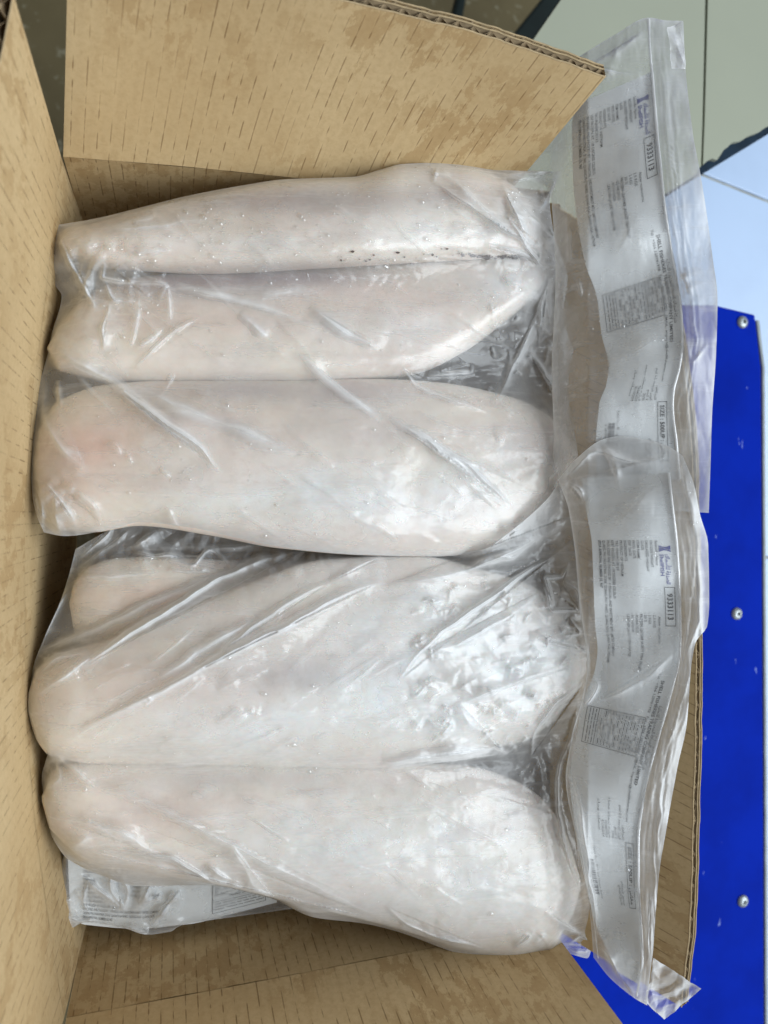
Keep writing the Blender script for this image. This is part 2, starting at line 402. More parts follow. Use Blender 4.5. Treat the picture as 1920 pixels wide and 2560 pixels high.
# ------------------------------------------------------------------ carton
carton = thing('carton', 'open brown corrugated carton with flaps raised and damp stains', 'carton')
TH1, TH2 = 0.0042, 0.0064       # double wall: big flute, small flute
def panel(name, inner, outer, outward, parent, n=60, m=16, flute=True, rag=0.0006, pitch=0.0078, belly=0.0):
    """inner / outer: lists of world points (fold line and free edge); outward: thickness direction"""
    A = resample3(inner, n); B = resample3(outer, n)
    out = np.array(outward, float); out /= np.linalg.norm(out)
    L = np.r_[0, np.cumsum(np.linalg.norm(np.diff(A, axis=0), axis=1))]
    t = np.linspace(0, 1, m)
    S = A[:, None, :] * (1 - t)[None, :, None] + B[:, None, :] * t[None, :, None]
    S = S + out * (belly * np.sin(np.pi * t)[None, :, None] * np.sin(np.pi * np.linspace(0, 1, n))[:, None, None])
    S[:, -1] += (fbm(np.linspace(0, 30, n), np.zeros(n), 5)[:, None] * rag * 2) * (B - A) / np.linalg.norm(B - A, axis=1)[:, None]
    W = np.linalg.norm(B - A, axis=1)
    uv = np.stack([np.repeat(L[:, None], m, 1), t[None, :] * W[:, None]], -1)
    nv = n * m
    V = [S.reshape(-1, 3), (S + out * TH2).reshape(-1, 3)]
    f1 = grid_faces(n, m); f2 = grid_faces(n, m, True) + nv
    # close both ends (the cut sides) with the crushed board edge
    caps = []
    for i in (0, n - 1):
        for j in range(m - 1):
            a, b = i * m + j, i * m + j + 1
            caps.append([a, b, b + nv, a + nv])
    for i in range(n - 1):
        a, b = i * m, (i + 1) * m; caps.append([a, b, b + nv, a + nv])
    F = np.vstack([f1, f2, np.array(caps)])
    o = mesh_obj(name, np.vstack(V), F, M_CARD, parent, uv=np.vstack([uv.reshape(-1, 2)] * 2))
    ev = o.modifiers.new('edge', 'EDGE_SPLIT'); ev.split_angle = math.radians(40)
    if flute:
        E = resample3(list(S[:, -1]), 400); D = resample3(list(S[:, -1] - S[:, -2]), 400)
        D /= np.linalg.norm(D, axis=1)[:, None]
        Ll = np.r_[0, np.cumsum(np.linalg.norm(np.diff(E, axis=0), axis=1))]
        for (o0, o1, pit, nm) in ((0.0003, TH1, pitch, 'fluting'), (TH1, TH2 - 0.0002, pitch * 0.62, 'fluting')):
            k = int(Ll[-1] / pit * 4); s = np.linspace(0, Ll[-1], k)
            s = s + (RNG.rand(k) - 0.5) * pit * 0.10; s = np.clip(s, 0, Ll[-1])
            e = np.stack([np.interp(s, Ll, E[:, c]) for c in range(3)], 1)
            d = np.stack([np.interp(s, Ll, D[:, c]) for c in range(3)], 1)
            ph = np.arange(k) % 4; amp = np.choose(ph, [0, 0.5, 1, 0.5])
            amp = np.clip(amp + (RNG.rand(k) - 0.5) * 0.07, 0.02, 0.98)
            q = e + out * (o0 + (o1 - o0) * amp)[:, None] - d * (0.0002 + 0.0006 * RNG.rand(k))[:, None]
            vv = np.stack([q, q - d * 0.012], 1); th = 0.0003
            tang = np.gradient(e, axis=0); tang /= np.linalg.norm(tang, axis=1)[:, None] + 1e-9
            vv2 = vv + tang[:, None, :] * th
            V2 = np.vstack([vv.reshape(-1, 3), vv2.reshape(-1, 3)])
            g = grid_faces(k, 2); g2 = grid_faces(k, 2, True) + 2 * k
            rim = np.array([[2 * i, 2 * i + 2, 2 * i + 2 + 2 * k, 2 * i + 2 * k] for i in range(k - 1)])
            mesh_obj(nm, V2, np.vstack([g, g2, rim]), M_FLUTE, o, smooth=False)
        for o0 in (-0.0001, TH1 - 0.00025, TH2 - 0.0004):     # cut edges of the three liners
            c0 = E + out * o0 + D * 0.0002; w0 = out * 0.00035; h0 = -D * 0.0005
            vv = np.stack([c0 + h0, c0, c0 + w0, c0 + w0 + h0], 1)
            mesh_obj('liner_edge', vv.reshape(-1, 3), grid_faces(400, 4), M_LINER, o, smooth=False)
        # middle liner seen between the two flute rows
        vv = np.stack([E + out * TH1 - D * 0.0004, E + out * TH1 - D * 0.012], 1)
        mesh_obj('middle_liner', vv.reshape(-1, 3), grid_faces(400, 2), M_FLUTE, o)
    return o
def resample3(pts, n):
    a = np.array(pts, float)
    d = np.r_[0, np.cumsum(np.linalg.norm(np.diff(a, axis=0), axis=1))]
    t = np.linspace(0, d[-1], n)
    return np.stack([crom(d, a[:, k], t) for k in range(3)], 1)
def W3(*pts):
    return [P(np.array([p[0]]), np.array([p[1]]), np.array([p[2]]))[0] for p in pts]

rim_left = W3((152, 388, 0), (118, 700, 0), (78, 1050, 0), (62, 1350, 0), (62, 1700, 0), (82, 2000, 0), (118, 2280, 0), (160, 2546, 0))
rim_top = W3((158, 392, 0), (480, 418, 0), (780, 449, 0), (1080, 478, 0), (1375, 507, 0))
rim_bot = W3((166, 2544, 0), (560, 2470, 0), (960, 2393, 0), (1372, 2312, 0))
rim_right = W3((1375, 507, 0), (1376, 1400, 0), (1372, 2312, 0))
def down(pts, dz=-0.15, inset=(0, 0)):
    return [np.array([p[0] + inset[0], p[1] + inset[1], dz]) for p in pts]
panel('wall', down(rim_left, -0.15, (0.004, 0)), [p - np.array([0, 0, 0.0004]) for p in rim_left], (-1, 0, 0), carton, flute=False)
panel('wall', down(rim_top, -0.15, (0, -0.004)), [p - np.array([0, 0, 0.0004]) for p in rim_top], (0, 1, 0), carton, flute=False)
panel('wall', down(rim_bot, -0.15, (0, 0.004)), [p - np.array([0, 0, 0.0004]) for p in rim_bot], (0, -1, 0), carton, flute=False)
panel('wall', down(rim_right, -0.15), [p - np.array([0, 0, 0.0004]) for p in rim_right], (1, 0, 0), carton, flute=False)
fb = down([rim_left[0], rim_top[-1], rim_bot[-1], rim_left[-1]], -0.1475)
mesh_obj('bottom_panel', fb, [(0, 3, 2, 1)], M_CARD, carton, smooth=False, uv=[(p[0], p[1]) for p in fb])

up = np.array([0, 0, 0.105])
lf_out = [rim_left[i] + up + np.array([-0.004, 0, 0]) for i in range(len(rim_left))]
lf_out = [np.array([0.55 * p[0] + 0.45 * (lf_out[0][0] - 0.003), p[1], p[2]]) for p in lf_out]
lf_out[0] = W3((34, -14, 0.105))[0]
left_flap = panel('flap', rim_left, lf_out, (-1, 0, 0.05), carton, n=90, m=20)
tf_out = W3((172, -190, 0.086), (500, -103, 0.083), (830, -4, 0.079), (1000, 34, 0.077), (1170, 76, 0.075), (1340, 130, 0.072), (1440, 166, 0.070), (1514, 192, 0.068))
rt = list(rim_top[:-1]) + W3((1262, 495, 0.0))
top_flap = panel('flap', rt, tf_out, (0.0, 0.96, -0.28), carton, n=90, m=24, belly=0.003)
bf_out = [p + np.array([0.0, -0.012, 0.10]) for p in rim_bot]
bot_flap = panel('flap', rim_bot, bf_out, (0, -1, 0.1), carton, n=90, m=20)
rr = W3((1375, 507, 0.0), (1376, 1500, 0.0), (1372, 2312, 0))
rf_out = W3((1668, 690, 0.047), (1700, 860, 0.053), (1728, 1100, 0.056), (1740, 1640, 0.058), (1737, 1900, 0.059), (1728, 2250, 0.059), (1703, 2518, 0.059))
right_flap = panel('flap', rr, rf_out, (0.9, 0, -0.42), carton, n=90, m=20)

# ------------------------------------------------------------------ fish fillets
class Fillet:
    def __init__(s, top, bot, zc, th, pinks=(), mauves=(), frosts=(), seed=0, frost0=0.14, pink0=0.0, mauve0=0.0, crest=0.25):
        s.crest = crest
        s.t = np.array(K(*top)); s.b = np.array(K(*bot))
        s.x0 = max(s.t[0, 0], s.b[0, 0]); s.x1 = min(s.t[-1, 0], s.b[-1, 0])
        s.zc = np.array(zc, float); s.zc[:, 1] += 0.30 * th; s.th = 0.66 * th; s.seed = seed
        s.pinks, s.mauves, s.frosts = pinks, mauves, frosts
        s.frost0, s.pink0, s.mauve0 = frost0, pink0, mauve0
    def prof(s, x):
        yt = crom(s.t[:, 0], s.t[:, 1], x); yb = crom(s.b[:, 0], s.b[:, 1], x)
        e = np.minimum(x - s.x0, s.x1 - x) / 120.0
        tap = np.sqrt(np.clip(1 - (1 - np.clip(e, 0, 1)) ** 2, 0, 1))
        zc = crom(s.zc[:, 0] * KS, s.zc[:, 1], x)
        return yt, yb, zc, tap
    def sect(s, t):
        c = s.crest; a = np.where(t < c, (c - t) / (1 + c), (t - c) / (1 - c))
        return np.clip(1 - np.clip(a, 0, 1) ** np.where(t < c, 2.0, 2.6), 0, 1) ** 0.6
    def lump(s, x, y):
        return fbm(x / 210, y / 110, s.seed, 4) * 0.0036 + fbm(x / 420, y / 26, s.seed + 9, 2) * 0.0004
    def top_z(s, x, y):
        yt, yb, zc, tap = s.prof(np.clip(x, s.x0, s.x1))
        hw = np.maximum((yb - yt) / 2, 1e-3); t = np.abs((y - (yt + yb) / 2) / hw)
        inside = (t < 1) & (x > s.x0) & (x < s.x1)
        sh = s.sect((y - (yt + yb) / 2) / hw)
        return np.where(inside, zc + (s.th * sh) * tap + s.lump(x, y) * sh * tap, -1)
    def build(s, label):
        n, m = 110, 36
        x = s.x0 + (s.x1 - s.x0) * (0.5 - 0.5 * np.cos(np.linspace(0, math.pi, n)))
        x = 0.5 * x + 0.5 * np.linspace(s.x0, s.x1, n)
        yt, yb, zc, tap = s.prof(x)
        tt = np.cos(np.linspace(0, math.pi, m))       # bottom edge -> top edge
        yc = (yt + yb) / 2; hw = (yb - yt) / 2
        X = np.repeat(x[:, None], m, 1); Y = yc[:, None] + hw[:, None] * tt[None, :]
        sh = s.sect(tt)
        Zt = zc[:, None] + (s.th * sh[None, :] + s.lump(X, Y) * sh[None, :]) * tap[:, None]
        Zb = zc[:, None] - 0.55 * s.th * sh[None, :] * tap[:, None]
        R = np.concatenate([P(X, Y, Zt), P(X, Y, Zb)[:, ::-1][:, 1:-1]], 1); mm = R.shape[1]
        XX = np.concatenate([X, X[:, ::-1][:, 1:-1]], 1); YY = np.concatenate([Y, Y[:, ::-1][:, 1:-1]], 1)
        i = np.arange(n - 1)[:, None] * mm; j = np.arange(mm)[None, :]; j2 = (j + 1) % mm
        f = np.stack([i + j, i + j2, i + mm + j2, i + mm + j], -1).reshape(-1, 4)
        def spots(lst, base):
            a = np.full(XX.shape, base, float)
            for (cx, cy, rx, ry, amt) in lst:
                a += amt * np.exp(-(((XX - cx * KS) / (rx * KS)) ** 2 + ((YY - cy * KS) / (ry * KS)) ** 2))
            return np.clip(a * (0.85 + fbm(XX / 120, YY / 60, 31) * 0.7), 0, 1)
        caps = [list(range(mm))[::-1], [(n - 1) * mm + q for q in range(mm)]]
        o = mesh_obj('fish_fillet', R.reshape(-1, 3), f, M_FISH, None,
                     attrs={'pink': spots(s.pinks, s.pink0), 'mauve': spots(s.mauves, s.mauve0), 'frost': spots(s.frosts, s.frost0)})
        return tag(o, label, 'fish fillet', 'frozen fish fillets in the bags')

F1 = Fillet([(124, 520), (150, 495), (215, 478), (400, 431), (620, 394), (760, 388), (870, 361), (1000, 362), (1080, 384), (1140, 430), (1180, 530)],
            [(124, 525), (150, 556), (250, 582), (450, 592), (700, 580), (900, 568), (1100, 556), (1180, 548)],
            [(124, -0.012), (500, 0.0), (870, 0.010), (1180, 0.010)], 0.020, seed=1, crest=0.35,
            mauves=[(640, 435, 260, 28, 0.75), (950, 420, 120, 26, 0.4), (300, 484, 150, 16, 0.3), (600, 576, 300, 14, 0.5)],
            frosts=[(960, 500, 160, 34, 0.8), (520, 524, 240, 20, 0.45)])
F2 = Fillet([(102, 750), (130, 700), (190, 640), (260, 605), (380, 590), (520, 584), (700, 572), (900, 562), (1080, 551), (1150, 556), (1186, 588)],
            [(102, 755), (130, 802), (250, 826), (420, 836), (640, 834), (800, 824), (900, 808), (1000, 762), (1080, 704), (1150, 644), (1186, 596)],
            [(102, -0.013), (500, -0.004), (870, 0.003), (1186, 0.010)], 0.0185, seed=2, crest=0.35,
            pinks=[(800, 640, 260, 40, 0.4), (520, 690, 200, 40, 0.35)], mauves=[(380, 612, 260, 32, 1.0), (640, 598, 260, 20, 0.7), (600, 822, 260, 16, 0.4)],  # mauve along the edges paints the shadowed gaps beside this fillet
            frosts=[(1090, 610, 110, 60, 0.7), (880, 700, 160, 60, 0.4)])
F3 = Fillet([(74, 1000), (88, 920), (130, 864), (220, 832), (350, 822), (640, 820), (800, 818), (950, 826), (1100, 856), (1190, 900), (1246, 985)],
            [(74, 1010), (90, 1104), (130, 1146), (200, 1150), (300, 1136), (450, 1156), (600, 1184), (800, 1200), (950, 1202), (1060, 1187), (1160, 1122), (1246, 1000)],
            [(74, -0.010), (500, 0.002), (870, 0.007), (1246, 0.008)], 0.0205, seed=3, crest=0.3,
            pinks=[(190, 960, 110, 50, 0.7), (150, 1040, 90, 80, 0.5), (400, 900, 200, 50, 0.3)], mauves=[(600, 842, 300, 26, 0.6), (800, 920, 200, 50, 0.3), (520, 1172, 160, 12, 0.4), (1150, 960, 70, 60, 0.3)],
            frosts=[(800, 1080, 300, 80, 0.8), (1100, 1010, 120, 80, 0.5), (450, 1090, 160, 40, 0.45)])
F4 = Fillet([(150, 1300), (162, 1256), (195, 1222), (250, 1206), (320, 1202), (440, 1208), (600, 1212), (760, 1200)],
            [(150, 1306), (162, 1370), (200, 1430), (270, 1466), (400, 1430), (560, 1350), (700, 1280), (760, 1240)],
            [(150, -0.022), (400, -0.016), (760, -0.018)], 0.014, seed=4, crest=0.0, pinks=[(330, 1290, 140, 30, 0.6)], mauves=[(600, 1215, 160, 20, 0.7)])
F5 = Fillet([(60, 1500), (80, 1446), (140, 1408), (250, 1376), (400, 1316), (560, 1250), (700, 1208), (900, 1200), (1040, 1230), (1150, 1266), (1225, 1345), (1266, 1425)],
            [(60, 1540), (82, 1604), (110, 1634), (200, 1650), (400, 1652), (600, 1656), (800, 1660), (900, 1648), (1050, 1618), (1130, 1602), (1200, 1550), (1266, 1450)],
            [(60, -0.012), (400, -0.003), (870, 0.005), (1266, 0.010)], 0.0215, seed=5, crest=0.35,
            pinks=[(330, 1480, 220, 60, 0.3)], mauves=[(640, 1460, 130, 36, 0.8), (860, 1440, 80, 30, 0.4), (300, 1430, 200, 30, 0.3)],
            frosts=[(950, 1430, 260, 130, 0.9), (1150, 1400, 120, 120, 0.8), (700, 1560, 400, 70, 0.7), (880, 1290, 160, 60, 0.3)], frost0=0.28)
F6 = Fillet([(90, 1720), (118, 1660), (200, 1636), (400, 1634), (700, 1642), (900, 1648), (1000, 1652), (1100, 1680), (1170, 1724), (1222, 1800), (1254, 1900)],
            [(90, 1730), (110, 1794), (180, 1856), (300, 1886), (450, 1908), (600, 1942), (700, 1968), (850, 2004), (1000, 2050), (1110, 2064), (1190, 2044), (1236, 1980), (1254, 1920)],
            [(90, -0.014), (400, -0.008), (870, 0.003), (1254, 0.011)], 0.0185, seed=6, crest=0.15,
            pinks=[(420, 1760, 160, 60, 0.35)], mauves=[(520, 1680, 260, 24, 0.4), (1120, 1710, 60, 30, 0.3), (700, 1960, 260, 20, 0.3)],
            frosts=[(950, 1850, 300, 140, 0.65), (620, 1800, 160, 80, 0.5), (1060, 1960, 140, 50, 0.5)], frost0=0.28)
F1.build('narrow cream fillet along the top edge of the upper bag, mauve along its back')
F2.build('pinkish middle fillet of the upper bag tapering to a point at its right')
F3.build('broad pale fillet lowest in the upper bag with a pink left end')
F4.build('short fillet end tucked under the upper bag at the left of the lower bag')
F5.build('large frosted white fillet in the upper half of the lower bag')
F6.build('large cream fillet in the lower half of the lower bag, widening to the right')

# small dark ragged flecks in the groove between the two upper fillets
def ragged_flecks():
    V, Fc = [], []; r = np.random.RandomState(5)
    spots = [(x, 549 + 5 * math.sin(x / 40.0) + (9 if x < 930 else 2), 0.9 + 3.2 * r.rand() ** 2) for x in np.r_[np.linspace(730, 1000, 24), np.linspace(1000, 1124, 84)]]
    for (x, y, s) in spots:
        x += r.randn() * 8; y += r.randn() * (7 if x < 1000 else 1.6); k = 9; base = len(V)
        zz = max(float(F1.top_z(np.array([x * KS]), np.array([y * KS]))[0]), float(F2.top_z(np.array([x * KS]), np.array([y * KS]))[0]), 0.012) + 0.0012
        sx = s * (0.7 + r.rand() * 1.5); sy = s * (0.5 + 0.9 * r.rand())
        ring = [(x + sx * math.cos(a) * (0.55 + 0.6 * r.rand()), y + sy * math.sin(a) * (0.5 + 0.7 * r.rand())) for a in np.linspace(0, 2 * math.pi, k, endpoint=False)]
        for dz in (0, -0.0006):
            for q in ring: V.append(P(np.array([q[0] * KS]), np.array([q[1] * KS]), np.array([zz + dz]))[0])
        Fc.append([base + i for i in range(k)][::-1])
        for i in range(k): Fc.append([base + i, base + (i + 1) % k, base + k + (i + 1) % k, base + k + i])
    return V, Fc
FIL_A, FIL_B = [F1, F2, F3], [F4, F5, F6]

# ------------------------------------------------------------------ film
def coons(top, bot, left, right, ns, nt):
    T = resample(top, ns); B = resample(bot, ns); L = resample(left, nt); R = resample(right, nt)
    s = np.linspace(0, 1, ns)[:, None, None]; t = np.linspace(0, 1, nt)[None, :, None]
    T = T[:, None]; B = B[:, None]; L = L[None]; R = R[None]
    return (1 - t) * T + t * B + (1 - s) * L + s * R - ((1 - s) * (1 - t) * T[0:1] + s * (1 - t) * T[-1:] + (1 - s) * t * B[0:1] + s * t * B[-1:])
def relax(z, ob, iters, sag):
    for _ in range(iters):
        a = 0.25 * (z[2:, 1:-1] + z[:-2, 1:-1] + z[1:-1, 2:] + z[1:-1, :-2]) - sag
        z[1:-1, 1:-1] = np.maximum(a, ob[1:-1, 1:-1])
    return z
def up2(z, shape):
    n, m = z.shape
    xi = np.linspace(0, n - 1, shape[0]); yi = np.linspace(0, m - 1, shape[1])
    i = np.clip(xi.astype(int), 0, n - 2); j = np.clip(yi.astype(int), 0, m - 2)
    fx = (xi - i)[:, None]; fy = (yi - j)[None]
    return (z[i][:, j] * (1 - fx) + z[i + 1][:, j] * fx) * (1 - fy) + (z[i][:, j + 1] * (1 - fx) + z[i + 1][:, j + 1] * fx) * fy
def drape(G, fillets, sag=2.5e-6, off=0.0007):
    """membrane over the fillets, edges held"""
    X, Y, E = G[..., 0], G[..., 1], G[..., 2]
    ob = np.full(X.shape, -1.0)
    for f in fillets: ob = np.maximum(ob, f.top_z(X, Y) + off)
    z = None
    for lev in (8, 4, 2, 1):
        e = E[::lev, ::lev].copy(); o = ob[::lev, ::lev]
        z0 = np.maximum(e, o) if z is None else up2(z, e.shape)
        z0[0], z0[-1], z0[:, 0], z0[:, -1] = e[0], e[-1], e[:, 0], e[:, -1]
        z = relax(z0, o, {8: 500, 4: 160, 2: 70, 1: 40}[lev], sag * lev * lev)
    return z, ob
def creases(X, Y, z, haze, lst, seed):
    r = np.random.RandomState(seed)
    for c in lst:
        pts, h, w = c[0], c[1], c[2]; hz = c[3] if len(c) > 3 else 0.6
        a = np.array(pts); m = 8 * w + 30
        sel = (X > a[:, 0].min() - m) & (X < a[:, 0].max() + m) & (Y > a[:, 1].min() - m) & (Y < a[:, 1].max() + m)
        if not sel.any(): continue
        x, y = X[sel], Y[sel]
        jx = (vnoise(x / 45, y / 45, seed) - 0.5) * 8; jy = (vnoise(x / 45, y / 45, seed + 4) - 0.5) * 8
        d, p = poly_dist(x + jx, y + jy, resample(pts, 14))
        fade = np.clip(np.minimum(p, 1 - p) / 0.32, 0, 1) ** 0.9
        amp = 0.45 + 1.0 * vnoise(p * 5 + seed, p * 0 + h * 1000, seed)
        q = resample(pts, 14); e = q[-1, :2] - q[0, :2]; side = np.sign((x - q[0, 0]) * e[1] - (y - q[0, 1]) * e[0]) * (1 if r.rand() < 0.5 else -1)
        wv = w * (0.7 + 0.7 * vnoise(p * 4 + seed, p * 0, seed + 2))
        prof = np.where(side > 0, np.exp(-d / (wv * 2.6)), np.exp(-d / (wv * 0.75)))
        z[sel] += 1.35 * h * prof * fade * amp
        haze[sel] += 1.6 * hz * np.exp(-(d / (w * 1.1)) ** 2) * fade * amp  # bright ridge glints painted along each crease as extra film whiteness
        seed += 1
def dent(X, Y, cx, cy, rx, ry): return np.exp(-(((X - cx * KS) / (rx * KS)) ** 2 + ((Y - cy * KS) / (ry * KS)) ** 2))

def body_film(edges, fillets, crease_list, crumples, bag, step=2.4, seed=1, fine=0.00022, drops=900, milky=(), mat=None, top_drops=0):
    mat = mat or M_FILM
    top, bot, left, right = edges
    w = max(np.hypot(*(np.array(e)[-1, :2] - np.array(e)[0, :2])) for e in (top, bot)); h = max(np.hypot(*(np.array(e)[-1, :2] - np.array(e)[0, :2])) for e in (left, right))
    ns = int(w / step) // 8 * 8 + 1; nt = int(h / step) // 8 * 8 + 1
    G = coons(top, bot, left, right, ns, nt)
    X, Y = G[..., 0], G[..., 1]
    z, ob = drape(G, fillets)
    haze = np.zeros(X.shape)
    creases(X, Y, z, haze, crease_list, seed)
    mask = np.zeros(X.shape)
    for (cx, cy, rx, ry, amt, lam) in crumples:
        g = dent(X, Y, cx, cy, rx, ry) * amt
        cr = crumple(X, Y, lam, int(cx) + int(cy))
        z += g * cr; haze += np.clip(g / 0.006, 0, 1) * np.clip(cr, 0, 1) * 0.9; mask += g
    for (cx, cy, rx, ry, amt) in milky: haze += amt * dent(X, Y, cx, cy, rx, ry) * (0.5 + vnoise(X / 30, Y / 30, seed + 2))
    free = np.clip((z - ob) / 0.004, 0, 1)                 # where the film does not cling
    z += (fbm(X / 70, Y / 22, seed + 3, 4) * 2.2 + crumple(X, Y, 95, seed + 50, 4) * 1.4 + crumple(X, Y, 34, seed + 60, 4) * 0.55 * (0.4 + 1.2 * vnoise(X / 120, Y / 120, seed + 8))) * fine * (0.7 + 1.6 * free)
    # cling: never below the flesh
    z = np.maximum(z, ob + 0.0)
    s = np.linspace(0, 1, ns)[:, None]; t = np.linspace(0, 1, nt)[None]
    edge = np.minimum(np.minimum(s, 1 - s) * ns, np.minimum(t, 1 - t) * nt)
    haze += 0.5 * np.exp(-edge / 2.5)
    V = P(X, Y, z)
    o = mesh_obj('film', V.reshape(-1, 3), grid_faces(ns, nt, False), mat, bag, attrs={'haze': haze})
    # underside, coarse
    q = 8; Gc = G[::q, ::q]; sn, tn = Gc.shape[:2]
    bz = Gc[..., 2] - 0.036 * np.sqrt(np.sin(np.pi * np.linspace(0, 1, sn))[:, None] * np.sin(np.pi * np.linspace(0, 1, tn))[None] + 1e-9)
    bz[0], bz[-1], bz[:, 0], bz[:, -1] = [e - 0.0003 for e in (Gc[0, :, 2], Gc[-1, :, 2], Gc[:, 0, 2], Gc[:, -1, 2])]
    mesh_obj('underside_film', P(Gc[..., 0], Gc[..., 1], bz).reshape(-1, 3), grid_faces(sn, tn, True), mat, bag, attrs={'haze': np.full(sn * tn, -0.35)})
    add_drops(V, drops, bag, seed)
    if top_drops: add_drops(V[:, :nt // 3], top_drops, bag, seed + 5)
    return o, z
def add_drops(V, n, bag, seed, biased=None):
    r = np.random.RandomState(seed + 77)
    ns, nt = V.shape[:2]; vv, ff = [], []
    dn = np.cross(V[1:, :-1] - V[:-1, :-1], V[:-1, 1:] - V[:-1, :-1])
    dn /= np.linalg.norm(dn, axis=2)[..., None] + 1e-12
    if dn[..., 2].mean() < 0: dn = -dn
    for _ in range(n):
        i = r.randint(3, ns - 4); j = r.randint(3, nt - 4)
        if vnoise(i / 22.0, j / 22.0, seed) < 0.55: continue
        c = V[i, j]; nrm = dn[i, j]; rad = min(0.0015, 0.00018 * math.exp(abs(r.randn()) * 0.85))
        a = np.cross(nrm, (0.3, 0.9, 0.1)); a /= np.linalg.norm(a); b = np.cross(nrm, a); base = len(vv)
        el = 1 + 0.5 * r.rand()
        for (rr, hh) in ((1.0, 0.0), (0.82, 0.34), (0.42, 0.55)):
            for k in range(7):
                an = 2 * math.pi * k / 7; vv.append(c + rad * (rr * (el * math.cos(an) * a + math.sin(an) * b) + hh * nrm) + nrm * 0.00005)
        vv.append(c + nrm * rad * 0.62)
        for q in range(2):
            for k in range(7):
                p0 = base + q * 7 + k; p1 = base + q * 7 + (k + 1) % 7; ff.append((p0, p1, p1 + 7, p0 + 7))
        for k in range(7): ff.append((base + 14 + k, base + 14 + (k + 1) % 7, base + 21))
    o = mesh_obj('water_droplets', vv, ff, M_DROP, bag); o['kind'] = 'stuff'
    return o

# ---- upper bag
bagA = thing('plastic_bag', 'upper clear plastic bag of three frozen fillets, its header reaching the photo top', 'plastic bag', group='bags of frozen fish')
A_top = K((118, 487, -0.012), (210, 471, -0.010), (300, 449, -0.006), (400, 424, -0.002), (520, 401, 0.003), (620, 387, 0.006), (760, 382, 0.011), (830, 364, 0.013), (870, 354, 0.014), (960, 351, 0.014), (1050, 361, 0.014), (1100, 368, 0.015), (1212, 371, 0.020))
A_bot = K((95, 1150, -0.008), (140, 1158, -0.006), (250, 1141, -0.004), (300, 1128, -0.002), (420, 1141, 0.0), (500, 1159, 0.002), (620, 1183, 0.004), (760, 1198, 0.006), (900, 1204, 0.008), (1000, 1204, 0.008), (1080, 1186, 0.006), (1160, 1130, 0.004))
A_left = K((118, 487, -0.012), (107, 560, -0.012), (112, 605, -0.018), (133, 640, -0.018), (112, 720, -0.012), (99, 780, -0.012), (80, 850, -0.012), (64, 980, -0.010), (70, 1070, -0.009), (80, 1115, -0.008), (95, 1150, -0.008))
A_right = K((1212, 371, 0.020), (1188, 440, 0.018), (1196, 500, 0.016), (1214, 560, 0.015), (1226, 600, 0.013), (1216, 680, 0.010), (1246, 790, 0.008), (1234, 850, 0.006), (1256, 960, 0.006), (1236, 1030, 0.005), (1160, 1130, 0.004))
mm = 0.001
